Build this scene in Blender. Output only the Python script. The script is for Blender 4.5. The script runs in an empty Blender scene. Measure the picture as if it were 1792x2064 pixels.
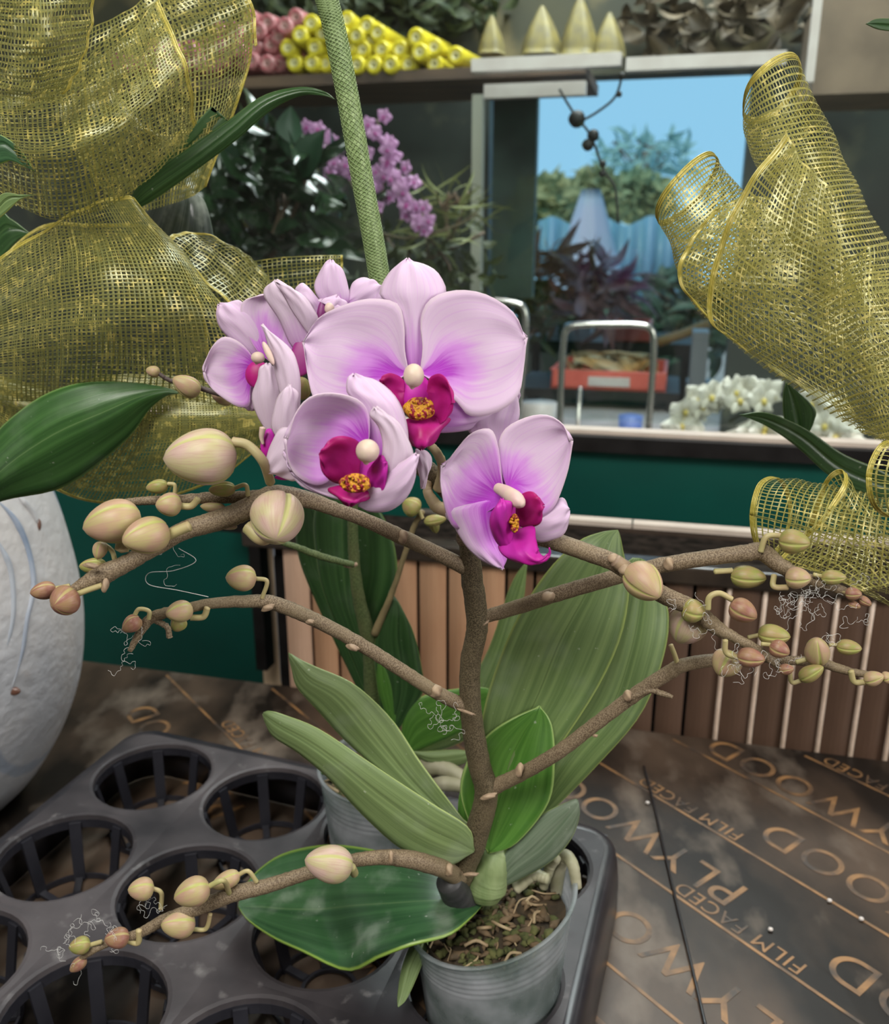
import bpy, bmesh, math, random
import numpy as np
from mathutils import Vector, Matrix
random.seed(7); rng = np.random.default_rng(7)
scene = bpy.context.scene
# ---------------------------------------------------------------- camera, world, light, exposure
PITCH = math.radians(17); FPX = 1800.0
CAM = np.array([0.0, 0.0, 1.31])
cd = bpy.data.cameras.new('camera'); cam = bpy.data.objects.new('camera', cd)
scene.collection.objects.link(cam); scene.camera = cam
cam.location = CAM; cam.rotation_euler = (math.pi/2 - PITCH, 0, 0)
cd.sensor_fit = 'HORIZONTAL'; cd.sensor_width = 36; cd.lens = 36*FPX/1792
cd.clip_start = 0.02; cd.clip_end = 200
cd.dof.use_dof = True; cd.dof.focus_distance = 0.47; cd.dof.aperture_fstop = 12
w = bpy.data.worlds.new('world'); scene.world = w; w.use_nodes = True
bg = w.node_tree.nodes['Background']; bg.inputs[0].default_value = (0.30, 0.60, 0.86, 1); bg.inputs[1].default_value = 0.9
def area(name, loc, target, size, power, col=(1, 1, 1), sy=None):
    l = bpy.data.lights.new(name, 'AREA'); l.energy = power; l.color = col; l.size = size
    if sy: l.shape = 'RECTANGLE'; l.size_y = sy
    o = bpy.data.objects.new(name, l); scene.collection.objects.link(o); o.location = loc
    o.rotation_euler = (Vector(target) - Vector(loc)).to_track_quat('-Z', 'Y').to_euler()
    return o
area('shop_front_daylight', (-0.5, -0.62, 2.83), (0.0, 0.5, 0.95), 1.2, 66, (1.0, 0.965, 0.90))
area('side_fill', (2.0, -0.7, 1.9), (0.0, 0.75, 0.95), 1.2, 34, (1.0, 0.97, 0.93))  # soft fill lamp added out of view to brighten plant and slats
area('roof_daylight', (0.5, 0.9, 2.8), (0.1, 0.8, 0.9), 0.8, 13, (1.0, 0.97, 0.92))
area('passage_daylight', (0.5, 2.1, 2.8), (0.6, 2.6, 0.8), 0.9, 48, (0.95, 0.98, 1.0))
sun = bpy.data.lights.new('sun', 'SUN'); sun.energy = 2.2; sun.angle = 0.1; sun.color = (1, .96, .9)
so = bpy.data.objects.new('sun', sun); scene.collection.objects.link(so); so.rotation_euler = (math.radians(38), 0, math.radians(-28))
vs = scene.view_settings; vs.view_transform = 'Standard'; vs.look = 'None'; vs.gamma = 1; vs.use_curve_mapping = False; vs.exposure = 0.36
scene.cycles.max_bounces = 8; scene.cycles.transparent_max_bounces = 16; scene.cycles.use_denoising = True

# ---------------------------------------------------------------- geometry helpers
def ray(x, y):
    sx = (x-896)/FPX; sy = -(y-1032)/FPX
    return np.array([sx, math.cos(PITCH)+sy*math.sin(PITCH), -math.sin(PITCH)+sy*math.cos(PITCH)])
def P(x, y, d):                       # the point at forward distance d
    r = ray(x, y); return CAM + r*(d/r[1])
def PZ(x, y, z):                      # the point at height z
    r = ray(x, y); return CAM + r*((z-CAM[2])/r[2])
YAW = math.radians(-14); T = np.array([math.cos(YAW), math.sin(YAW), 0]); N = np.array([-math.sin(YAW), math.cos(YAW), 0]); Z = np.array([0, 0, 1.0])
def BG(x, y, k):                      # the point on the vertical plane k metres behind the camera's spot, parallel to the shop wall
    r = ray(x, y); return CAM + r*(k/np.dot(r, N))
def scale_at(p):                      # metres per pixel at point p
    v = p-CAM; return (v[1]*math.cos(PITCH)-v[2]*math.sin(PITCH))/FPX
def cr(pts, n):                       # Catmull-Rom through rows of control values
    pts = np.asarray(pts, float); m = len(pts)
    if m == 2: 
        t = np.linspace(0, 1, n)[:, None]; sh = (n,)+(1,)*(pts.ndim-1)
        t = t.reshape(sh); return pts[0]*(1-t)+pts[1]*t
    ext = np.concatenate([[2*pts[0]-pts[1]], pts, [2*pts[-1]-pts[-2]]])
    out = []
    for s in np.linspace(0, m-1-1e-9, n):
        i = int(s); t = s-i; a, b, c, d = ext[i], ext[i+1], ext[i+2], ext[i+3]
        out.append(0.5*((2*b)+(-a+c)*t+(2*a-5*b+4*c-d)*t*t+(-a+3*b-3*c+d)*t**3))
    return np.array(out)
class Geo:
    def __init__(s): s.v = []; s.f = []; s.uv = []; s.pig = []; s.mi = []; s.n = 0; s.cur = 0
    def add(s, v, f, uv=None, pig=None):
        v = np.asarray(v, float).reshape(-1, 3); k = len(v)
        s.v.append(v); s.f += [tuple(i+s.n for i in q) for q in f]; s.mi += [s.cur]*len(f)
        s.uv.append(np.zeros((k, 2)) if uv is None else np.asarray(uv, float).reshape(-1, 2))
        s.pig.append(np.zeros(k) if pig is None else np.asarray(pig, float).reshape(-1)); s.n += k
        return s
def gridf(nr, nc, close=False, off=0):
    f = []
    for i in range(nr-1):
        for j in range(nc if close else nc-1):
            j2 = (j+1) % nc; f.append((off+i*nc+j, off+i*nc+j2, off+(i+1)*nc+j2, off+(i+1)*nc+j))
    return f
def surf(rows, d0, nu=13, nv=22, bulge=0.0, ends=True):
    R = []
    nc = max(len(r) for r in rows)
    for r in rows:
        r = [tuple(q)+(0,)*(3-len(q)) for q in r]
        if len(r) == 1: r = r*nc
        R.append(r)
    R = np.array(R, float)                                  # m, nc, 3
    A = cr(R, nv)                                           # nv, nc, 3
    A = cr(np.swapaxes(A, 0, 1), nu); A = np.swapaxes(A, 0, 1)   # nv, nu, 3
    u = np.linspace(0, 1, nu)[None, :]; v = np.linspace(0, 1, nv)[:, None]
    A[..., 2] += d0 - bulge*(1-(2*u-1)**2)*np.sin(np.pi*np.clip(v, 0.02, 0.98))
    G = np.array([[P(*q) for q in row] for row in A])
    return G
def normals(G):
    du = np.gradient(G, axis=1); dv = np.gradient(G, axis=0)
    n = np.cross(du, dv); l = np.linalg.norm(n, axis=2, keepdims=True); n = n/np.maximum(l, 1e-12)
    bad = (l[..., 0] < 1e-11)
    if bad.any():
        ok = n[~bad].mean(axis=0); ok /= max(np.linalg.norm(ok), 1e-9); n[bad] = ok
    if np.sum(n*(CAM-G)) < 0: n = -n
    return n
def sheet(geo, G, th=0.0006, pig=None, ripple=0.0, groove=0.0):
    nv, nu = G.shape[:2]; n = normals(G)
    u = np.tile(np.linspace(0, 1, nu), (nv, 1)); v = np.tile(np.linspace(0, 1, nv)[:, None], (1, nu))
    if ripple:
        ph = rng.uniform(0, 6.28)
        G = G + n*(ripple*np.sin(u*17+ph+v*3)*np.sin(v*9+ph)*v)[..., None]
    if groove: G = G - n*(groove*np.exp(-((u-.5)/.05)**2)*np.sin(np.pi*np.clip(v, 0, 1))**.5)[..., None]
    a = G+n*th/2; b = G-n*th/2
    uv = np.stack([u, v], -1).reshape(-1, 2); pg = np.zeros(nu*nv) if pig is None else pig(u, v).reshape(-1)
    f = gridf(nv, nu)
    k = nu*nv; f2 = [tuple(reversed([i+k for i in q])) for q in f]
    rim = [i for i in range(nu)]+[i*nu+nu-1 for i in range(1, nv)]+[(nv-1)*nu+i for i in range(nu-2, -1, -1)]+[i*nu for i in range(nv-2, 0, -1)]
    side = [(rim[i], rim[i]+k, rim[(i+1) % len(rim)]+k, rim[(i+1) % len(rim)]) for i in range(len(rim))]
    geo.add(np.concatenate([a.reshape(-1, 3), b.reshape(-1, 3)]), f+f2+side, np.concatenate([uv, uv]), np.concatenate([pg, pg]))
def frames(path):
    t = np.gradient(path, axis=0); t /= np.maximum(np.linalg.norm(t, axis=1, keepdims=True), 1e-9)
    up = np.array([0, 0, 1.0]) if abs(t[0][2]) < .9 else np.array([1.0, 0, 0])
    ns = []; nn = np.cross(t[0], up); nn /= np.linalg.norm(nn)
    for q in t:
        nn = nn-q*np.dot(nn, q); nn /= max(np.linalg.norm(nn), 1e-9); ns.append(nn.copy())
    ns = np.array(ns); return t, ns, np.cross(t, ns)
def tube_w(geo, path, rad, seg=12, lump=0.0):
    path = np.asarray(path, float); n = len(path); rad = np.broadcast_to(np.asarray(rad, float), (n,))
    t, a, b = frames(path); th = np.linspace(0, 2*np.pi, seg, endpoint=False)
    V = path[:, None]+rad[:, None, None]*(np.cos(th)[None, :, None]*a[:, None]+np.sin(th)[None, :, None]*b[:, None])
    if lump: V = V + lump*rng.normal(size=(n, 1, 3))
    L = np.concatenate([[0], np.cumsum(np.linalg.norm(np.diff(path, axis=0), axis=1))])
    uv = np.stack([np.tile(th/6.283, (n, 1)), np.tile(L[:, None]*20, (1, seg))], -1)
    V = V.reshape(-1, 3); k = n*seg
    V = np.concatenate([V, [path[0]-t[0]*rad[0]*.35, path[-1]+t[-1]*rad[-1]*.35]])
    f = gridf(n, seg, True)+[(k, (j+1) % seg, j) for j in range(seg)]+[(k+1, (n-1)*seg+j, (n-1)*seg+(j+1) % seg) for j in range(seg)]
    geo.add(V, f, np.concatenate([uv.reshape(-1, 2), [[0, 0], [0, 1]]]))
def tube(geo, pts, n=None, seg=12, lump=0.0):           # pts: x, y, d, width in pixels
    C = cr(np.array(pts, float), n or max(12, 12*len(pts)))
    path = np.array([P(q[0], q[1], q[2]) for q in C]); rad = np.array([q[3]/2*scale_at(p) for q, p in zip(C, path)])
    tube_w(geo, path, rad, seg, lump)
def ell(geo, c, ax, seg=16, rings=10, lump=0.0):         # ax: three world vectors
    V = []; 
    for i in range(rings+1):
        ph = math.pi*i/rings
        for j in range(seg):
            t = 2*math.pi*j/seg; r = 1+lump*math.sin(3*t+i)
            V.append(np.array(c)+ax[0]*math.sin(ph)*math.cos(t)*r+ax[1]*math.sin(ph)*math.sin(t)*r+ax[2]*math.cos(ph))
    geo.add(V, gridf(rings+1, seg, True), [[j/seg, i/rings] for i in range(rings+1) for j in range(seg)])
def ellp(geo, x, y, d, rx, ry, rz=None, ang=0, **k):      # ellipsoid facing the viewer, radii in pixels
    p = P(x, y, d); s = scale_at(p); rz = rz or (rx+ry)/2; a = math.radians(ang)
    X = np.array([1.0, 0, 0]); U = np.array([0, math.sin(PITCH), math.cos(PITCH)]); F = np.array([0, math.cos(PITCH), -math.sin(PITCH)])
    ell(geo, p, [F*rz*s, (X*math.cos(a)-U*math.sin(a))*rx*s, (X*math.sin(a)+U*math.cos(a))*ry*s], **k)
def box(geo, o, a, b, c):                                # corner and three edge vectors
    o, a, b, c = map(np.asarray, (o, a, b, c)); v = [o, o+a, o+a+b, o+b, o+c, o+a+c, o+a+b+c, o+b+c]
    geo.add(v, [(0, 3, 2, 1), (4, 5, 6, 7), (0, 1, 5, 4), (1, 2, 6, 5), (2, 3, 7, 6), (3, 0, 4, 7)], [[0, 0], [1, 0], [1, 1], [0, 1]]*2)
def bgbox(geo, x0, y0, x1, y1, k, th):                   # box on the wall plane from its picture extent, th deep behind
    xm, ym = (x0+x1)/2, (y0+y1)/2
    s0 = np.dot(BG(x0, ym, k), T); s1 = np.dot(BG(x1, ym, k), T); z1 = BG(xm, y0, k)[2]; z0 = BG(xm, y1, k)[2]
    box(geo, T*s0+N*k+Z*z0, T*(s1-s0), N*th, Z*(z1-z0))
def stz(geo, s0, s1, z0, z1, k, th): box(geo, T*s0+N*k+Z*z0, T*(s1-s0), N*th, Z*(z1-z0))
def lathe(geo, c, prof, seg=48, close=False, wob=None):
    V = []
    for r, z in prof:
        for j in range(seg):
            t = 2*math.pi*j/seg; rr = r*(1+(wob(t, z) if wob else 0)); V.append((c[0]+rr*math.cos(t), c[1]+rr*math.sin(t), c[2]+z))
    n = len(prof); uv = [[j/seg, i/(n-1)] for i in range(n) for j in range(seg)]
    f = gridf(n, seg, True)
    if close: f += [((n-1)*seg+j, j, (j+1) % seg, (n-1)*seg+(j+1) % seg)[::-1] for j in range(seg)]
    geo.add(V, f, uv)
ORG = {}
def build(geo, name, mat, parent=None, smooth=True, bevel=0, sub=0, org=None, merge=True):
    V = np.concatenate(geo.v); uv = np.concatenate(geo.uv); pig = np.concatenate(geo.pig)
    O = np.array([(V[:, 0].min()+V[:, 0].max())/2, (V[:, 1].min()+V[:, 1].max())/2, V[:, 2].min()]) if org is None else np.array(org, float)
    me = bpy.data.meshes.new(name); me.from_pydata((V-O).tolist(), [], geo.f); 
    ul = me.uv_layers.new(name='UVMap'); idx = np.zeros(len(me.loops), int); me.loops.foreach_get('vertex_index', idx)
    ul.data.foreach_set('uv', uv[idx].reshape(-1))
    at = me.attributes.new('pig', 'FLOAT', 'POINT'); at.data.foreach_set('value', pig)
    mats = mat if isinstance(mat, (list, tuple)) else [mat]
    for m in mats: me.materials.append(m)
    if len(mats) > 1: me.polygons.foreach_set('material_index', geo.mi)
    me.polygons.foreach_set('use_smooth', [smooth]*len(me.polygons))
    if merge and len(V) < 60000:
        bm = bmesh.new(); bm.from_mesh(me); bmesh.ops.remove_doubles(bm, verts=bm.verts, dist=1e-6); bm.to_mesh(me); bm.free()
    me.update()
    o = bpy.data.objects.new(name, me); scene.collection.objects.link(o)
    if parent is not None: o.parent = parent; o.location = O-ORG[parent.name]
    else: o.location = O
    ORG[o.name] = O
    if bevel: b = o.modifiers.new('b', 'BEVEL'); b.width = bevel; b.segments = 2
    if sub: s = o.modifiers.new('s', 'SUBSURF'); s.levels = sub; s.render_levels = sub
    return o
def tag(o, label=None, cat=None, group=None, kind=None):
    if label: o['label'] = label
    if cat: o['category'] = cat
    if group: o['group'] = group
    if kind: o['kind'] = kind
    return o
def thing(name, loc, label, cat, group=None):
    o = bpy.data.objects.new(name, None); scene.collection.objects.link(o); o.location = loc; o.empty_display_size = .02
    ORG[o.name] = np.array(loc, float); return tag(o, label, cat, group)
def dup(o, loc=None, rot=None, scl=None, parent=None):
    c = o.copy(); scene.collection.objects.link(c)
    if parent is not None: c.parent = parent
    if loc is not None: c.location = loc
    if rot is not None: c.rotation_euler = rot
    if scl is not None: c.scale = (scl,)*3 if np.isscalar(scl) else scl
    for ch in o.children: dup(ch, parent=c)
    return c

# ---------------------------------------------------------------- materials
def M(name, col, rough=.5, col2=None, ns=20, stretch=None, lo=.35, hi=.65, detail=4, bump=0, bs=None, metal=0, spec=.5, coords='Object', col3=None, n3=8, lo3=.55, hi3=.7, trans=0, sheen=0, coat=0, alpha=1):
    m = bpy.data.materials.new(name); m.use_nodes = True; nt = m.node_tree; b = nt.nodes['Principled BSDF']; L = nt.links
    b.inputs['Roughness'].default_value = rough; b.inputs['Metallic'].default_value = metal; b.inputs['Specular IOR Level'].default_value = spec
    b.inputs['Coat Weight'].default_value = coat
    c = tuple(col)+(1,); b.inputs['Base Color'].default_value = c
    tc = nt.nodes.new('ShaderNodeTexCoord'); mp = nt.nodes.new('ShaderNodeMapping'); L.new(tc.outputs[coords], mp.inputs[0])
    if stretch: mp.inputs['Scale'].default_value = stretch
    def noise(sc, det=4):
        n = nt.nodes.new('ShaderNodeTexNoise'); n.inputs['Scale'].default_value = sc; n.inputs['Detail'].default_value = det; L.new(mp.outputs[0], n.inputs['Vector']); return n
    def mr(src, a, z):
        r = nt.nodes.new('ShaderNodeMapRange'); r.inputs[1].default_value = a; r.inputs[2].default_value = z; L.new(src, r.inputs[0]); return r.outputs[0]
    def mix(f, x, y):
        k = nt.nodes.new('ShaderNodeMix'); k.data_type = 'RGBA'
        L.new(f, k.inputs[0]) 
        for i, q in ((6, x), (7, y)):
            if isinstance(q, tuple): k.inputs[i].default_value = q
            else: L.new(q, k.inputs[i])
        return k.outputs[2]
    out = c
    if col2: out = mix(mr(noise(ns, detail).outputs[0], lo, hi), c, tuple(col2)+(1,))
    if col3: out = mix(mr(noise(n3, 5).outputs[0], lo3, hi3), out, tuple(col3)+(1,))
    if not isinstance(out, tuple): L.new(out, b.inputs['Base Color'])
    if bump:
        bn = nt.nodes.new('ShaderNodeBump'); bn.inputs['Strength'].default_value = bump; bn.inputs['Distance'].default_value = .002
        L.new(noise(bs or ns*2).outputs[0], bn.inputs['Height']); L.new(bn.outputs[0], b.inputs['Normal'])
    m['x'] = 0; m.use_backface_culling = False
    if trans:
        t = nt.nodes.new('ShaderNodeBsdfTranslucent'); k = nt.nodes.new('ShaderNodeMixShader'); k.inputs[0].default_value = trans
        if isinstance(out, tuple): t.inputs[0].default_value = out
        else: L.new(out, t.inputs[0])
        L.new(b.outputs[0], k.inputs[1]); L.new(t.outputs[0], k.inputs[2]); L.new(k.outputs[0], nt.nodes['Material Output'].inputs[0])
    if alpha < 1: b.inputs['Alpha'].default_value = alpha
    return m
def node_mat(name):
    m = bpy.data.materials.new(name); m.use_nodes = True; nt = m.node_tree
    def N_(t, **k):
        n = nt.nodes.new('ShaderNode'+t)
        for a, v in k.items(): setattr(n, a, v)
        return n
    def math_(op, a, b=None, c=None):
        n = N_('Math', operation=op)
        for i, q in enumerate((a, b, c)):
            if q is None: continue
            if isinstance(q, (int, float)): n.inputs[i].default_value = q
            else: nt.links.new(q, n.inputs[i])
        return n.outputs[0]
    def mix_(f, x, y):
        k = N_('Mix', data_type='RGBA')
        if isinstance(f, (int, float)): k.inputs[0].default_value = f
        else: nt.links.new(f, k.inputs[0])
        for i, q in ((6, x), (7, y)):
            if isinstance(q, tuple): k.inputs[i].default_value = (q+(1,))[:4]
            else: nt.links.new(q, k.inputs[i])
        return k.outputs[2]
    def rng_(s, a, b, c=0, d=1):
        r = N_('MapRange'); nt.links.new(s, r.inputs[0]); r.interpolation_type = 'SMOOTHSTEP'
        for i, q in enumerate((a, b, c, d)): r.inputs[i+1].default_value = q
        return r.outputs[0]
    def uvnoise(su, sv, det=3, src='UV', sw=1):
        tc = N_('TexCoord'); mp = N_('Mapping'); mp.inputs['Scale'].default_value = (su, sv, sw); nt.links.new(tc.outputs[src], mp.inputs[0])
        n = N_('TexNoise'); n.inputs['Scale'].default_value = 1; n.inputs['Detail'].default_value = det; nt.links.new(mp.outputs[0], n.inputs['Vector']); return n.outputs[0]
    def uv_():
        tc = N_('TexCoord'); s = N_('SeparateXYZ'); nt.links.new(tc.outputs['UV'], s.inputs[0]); return s.outputs[0], s.outputs[1]
    def pig_(): a = N_('Attribute', attribute_name='pig'); return a.outputs['Fac']
    return m, nt, N_, math_, mix_, rng_, uvnoise, uv_, pig_
def finish(m, nt, N_, col, rough=.5, trans=0.0, bumpsrc=None, bump=.1, spec=.5, dist=.001):
    b = nt.nodes['Principled BSDF']; nt.links.new(col, b.inputs['Base Color']); b.inputs['Roughness'].default_value = rough; b.inputs['Specular IOR Level'].default_value = spec
    if bumpsrc is not None:
        bn = N_('Bump'); bn.inputs['Strength'].default_value = bump; bn.inputs['Distance'].default_value = dist; nt.links.new(bumpsrc, bn.inputs['Height']); nt.links.new(bn.outputs[0], b.inputs['Normal'])
    if trans:
        t = N_('BsdfTranslucent'); k = N_('MixShader'); k.inputs[0].default_value = trans; nt.links.new(col, t.inputs[0])
        nt.links.new(b.outputs[0], k.inputs[1]); nt.links.new(t.outputs[0], k.inputs[2]); nt.links.new(k.outputs[0], nt.nodes['Material Output'].inputs[0])
    return m
def petal_mat(name, pale, mid, deep, edge):
    m, nt, N_, math_, mix_, rng_, uvn, uv_, pig_ = node_mat(name)
    u, v = uv_(); p = pig_(); n = uvn(26, 1.2, 4); n2 = uvn(5, 4, 3)
    pp = math_('ADD', math_('MULTIPLY', p, 1.35), math_('MULTIPLY', math_('SUBTRACT', n, .5), 0.6)); pp = math_('ADD', pp, math_('MULTIPLY', math_('SUBTRACT', n2, .5), .25))
    c = mix_(rng_(pp, .12, .6), pale, mid); c = mix_(rng_(pp, .55, 1.05), c, deep)
    e = math_('ABSOLUTE', math_('SUBTRACT', u, .5)); e = math_('MAXIMUM', rng_(e, .455, .5), rng_(v, .96, 1.0))
    c = mix_(math_('MULTIPLY', e, .5), c, edge)
    c = mix_(math_('MULTIPLY', rng_(uvn(46, .8, 3), .5, .66), .26), c, mid)
    return finish(m, nt, N_, c, .55, .22, n, .12, .35)
PETAL = petal_mat('orchid_petal', (.74, .57, .75), (.66, .30, .74), (.44, .045, .55), (.70, .58, .62))
PETALW = petal_mat('orchid_petal_underside', (.71, .58, .70), (.64, .42, .66), (.48, .10, .54), (.68, .58, .58))
def leaf_mat(name, dark, light, edge, mid, dust=.15, rough=.38):
    m, nt, N_, math_, mix_, rng_, uvn, uv_, pig_ = node_mat(name)
    u, v = uv_(); n = uvn(14, 1.5, 4); n2 = uvn(60, 4, 2); sp = uvn(260, 260, 2, 'Object', 260); cl = uvn(28, 28, 4, 'Object', 28)
    c = mix_(rng_(n, .3, .7), dark, light); c = mix_(math_('MULTIPLY', rng_(n2, .45, .7), .25), c, light)
    e = math_('ABSOLUTE', math_('SUBTRACT', u, .5))
    c = mix_(math_('MULTIPLY', rng_(e, .012, 0), .6), c, mid); c = mix_(rng_(e, .472, .495), c, edge)
    c = mix_(math_('MULTIPLY', rng_(cl, .5, .75), dust), c, (.42, .47, .40)); c = mix_(math_('MULTIPLY', rng_(sp, .72, .78), .35), c, (.6, .62, .55))
    return finish(m, nt, N_, c, rough, .12, n2, .15, .5)
LEAF = leaf_mat('orchid_leaf', (.085, .145, .045), (.175, .255, .09), (.33, .42, .12), (.05, .09, .02))
LEAFG = leaf_mat('orchid_leaf_matte', (.115, .17, .06), (.20, .28, .11), (.36, .45, .16), (.28, .38, .15), .2, .5)
LEAFL = leaf_mat('orchid_leaf_long', (.022, .075, .016), (.055, .145, .035), (.16, .28, .08), (.16, .26, .10), .12, .35)
LEAFD = leaf_mat('orchid_leaf_dark', (.018, .062, .022), (.04, .11, .04), (.22, .34, .06), (.10, .17, .07), .35, .35)
LEAFB = leaf_mat('orchid_leaf_bright', (.05, .15, .02), (.10, .24, .04), (.28, .42, .12), (.03, .09, .01), .08, .35)
LEAFX = leaf_mat('orchid_leaf_deep_green', (.016, .050, .014), (.042, .10, .030), (.12, .2, .06), (.08, .14, .05), .1, .3)
def speck_mat(name, a, b_, c_, sc=900, rough=.6):
    m, nt, N_, math_, mix_, rng_, uvn, uv_, pig_ = node_mat(name)
    n = uvn(sc, sc, 2, 'Object', sc); n2 = uvn(30, 30, 3, 'Object', 30)
    c = mix_(rng_(n, .42, .58), a, b_); c = mix_(math_('MULTIPLY', rng_(n2, .45, .7), .6), c, c_)
    return finish(m, nt, N_, c, rough, 0, n, .2, .35)
STEM = speck_mat('orchid_stem', (.052, .040, .022), (.145, .115, .068), (.13, .10, .055), 1400)
STEML = speck_mat('orchid_branch', (.115, .080, .048), (.235, .18, .115), (.20, .155, .09), 1400)
STEMG = speck_mat('orchid_stem_green', (.05, .075, .025), (.10, .13, .05), (.12, .12, .05), 900)
def bud_mat(name, a, b_, seam):
    m, nt, N_, math_, mix_, rng_, uvn, uv_, pig_ = node_mat(name)
    u, v = uv_(); p = pig_(); n = uvn(5, 2, 2); n2 = uvn(70, 3, 3)
    c = mix_(rng_(n, .35, .65), a, b_); c = mix_(math_('MULTIPLY', rng_(n2, .45, .65), .35), c, (.42, .22, .20)); c = mix_(math_('MULTIPLY', rng_(p, .05, .5), .8), c, seam)
    return finish(m, nt, N_, c, .45, .12, n2, .08, .4)
BUD = bud_mat('bud_cream', (.44, .37, .17), (.46, .30, .20), (.42, .45, .13))
BUDP = bud_mat('bud_pale_pink', (.50, .45, .24), (.56, .40, .34), (.48, .50, .17))
BUDG = bud_mat('bud_green', (.27, .30, .07), (.36, .27, .11), (.42, .44, .13))
BUDR = bud_mat('bud_reddish', (.26, .11, .08), (.32, .20, .10), (.42, .36, .14))
PED = M('pedicel', (.36, .35, .14), .5, (.42, .30, .17), 60)
PEDW = M('pedicel_pale', (.42, .36, .18), .5, (.40, .30, .18), 60)
BRACT = M('bract', (.33, .24, .15), .6, (.22, .15, .10), 200)
LIP = M('orchid_lip', (.36, .006, .12), .42, (.50, .02, .26), 70, trans=.15, spec=.3)
LIPV = M('orchid_lip_violet', (.52, .03, .40), .42, (.44, .01, .26), 60, trans=.15, spec=.3)
def callus_mat():
    m, nt, N_, math_, mix_, rng_, uvn, uv_, pig_ = node_mat('orchid_callus')
    n = uvn(520, 520, 2, 'Object', 520)
    return finish(m, nt, N_, mix_(rng_(n, .46, .56), (.62, .30, .02), (.28, .012, .03)), .5, .1, n, .6, .4, .002)
CALLUS = callus_mat()
COLUMN = M('orchid_column', (.66, .54, .42), .45, (.64, .44, .42), 120, trans=.1)
def mesh_mat(name, a, b_, c_):
    m, nt, N_, math_, mix_, rng_, uvn, uv_, pig_ = node_mat(name)
    n = uvn(1.2, 22, 1); n2 = uvn(180, 180, 1, 'Object', 180)
    c = mix_(rng_(n, .4, .6), a, b_); c = mix_(rng_(n2, .58, .66), c, c_)
    m = finish(m, nt, N_, c, .33, .25, None, 0, .7)
    nt.nodes['Principled BSDF'].inputs['Metallic'].default_value = .15
    return m
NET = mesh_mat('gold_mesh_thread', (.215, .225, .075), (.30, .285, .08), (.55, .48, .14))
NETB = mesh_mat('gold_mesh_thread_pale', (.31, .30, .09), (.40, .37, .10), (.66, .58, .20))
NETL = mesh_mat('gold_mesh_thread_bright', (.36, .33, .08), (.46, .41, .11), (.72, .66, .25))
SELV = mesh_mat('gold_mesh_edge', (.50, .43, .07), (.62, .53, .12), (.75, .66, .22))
# ---------------------------------------------------------------- setting
GREEN = M('green_panel_paint', (.001, .066, .050), .45, (.001, .042, .033), 3, spec=.3)
DARK = M('dark_frame', (.008, .007, .007), .5, (.013, .012, .012), 30, spec=.12)
WALLD = M('dark_shop_wall', (.028, .042, .032), .6, (.012, .018, .014), 5, col3=(.09, .10, .06), n3=9, lo3=.55, hi3=.75)
WALLB = M('brown_shop_beam', (.12, .095, .065), .6, (.05, .04, .028), 14, col3=(.2, .17, .12), n3=30)
CONC = M('concrete_floor', (.30, .28, .25), .8, (.22, .2, .18), 6)
WHITE = M('white_plastic', (.62, .58, .54), .4, (.55, .50, .46), 20)
BEIGE = M('beige_ledge', (.52, .44, .37), .5, (.45, .38, .32), 20)
def simple(name, geo, mat, label, cat, group=None, **k): return tag(build(geo, name, mat, **k), label, cat, group)
def struct(name, geo, mat, **k): o = build(geo, name, mat, smooth=False, **k); o['kind'] = 'structure'; return o
g = Geo(); g.add([[-6, -3, 0], [6, -3, 0], [6, 12, 0], [-6, 12, 0], [-6, -3, -.05], [6, -3, -.05], [6, 12, -.05], [-6, 12, -.05]], [(0, 1, 2, 3), (7, 6, 5, 4), (0, 4, 5, 1), (1, 5, 6, 2), (2, 6, 7, 3), (3, 7, 4, 0)]); struct('floor', g, CONC)
# low green partition with the window frame on top of it
KP = 1.30
zp = BG(1200, 905, KP)[2]
g = Geo(); stz(g, -1.6, .95, 0.0, zp, KP, .03); struct('wall_partition', g, GREEN)
g = Geo(); stz(g, -1.6, .95, zp, zp+.022, KP-.02, .06); struct('window_1', g, DARK)
fr = bpy.data.objects['window_1']
g = Geo(); stz(g, -1.6, .95, zp+.022, zp+.028, KP+.0, .03); o = build(g, 'window_sill', BEIGE, fr, smooth=False)
GLASS = bpy.data.materials.new('window_glass'); GLASS.use_nodes = True; nt = GLASS.node_tree
gl = nt.nodes.new('ShaderNodeBsdfGlossy'); gl.inputs['Roughness'].default_value = .03; tr = nt.nodes.new('ShaderNodeBsdfTransparent'); tr.inputs[0].default_value = (.93, .97, .96, 1)
mx = nt.nodes.new('ShaderNodeMixShader'); mx.inputs[0].default_value = .05; nt.links.new(tr.outputs[0], mx.inputs[1]); nt.links.new(gl.outputs[0], mx.inputs[2]); nt.links.new(mx.outputs[0], nt.nodes['Material Output'].inputs[0])
g = Geo(); stz(g, -1.6, .95, zp+.034, 2.2, KP+.04, .005); o = build(g, 'window_glass', GLASS, fr, smooth=False)
g = Geo(); x = np.dot(BG(960, 300, KP+.02), T); stz(g, x-.006, x+.006, zp+.034, 2.2, KP+.02, .02)
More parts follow.
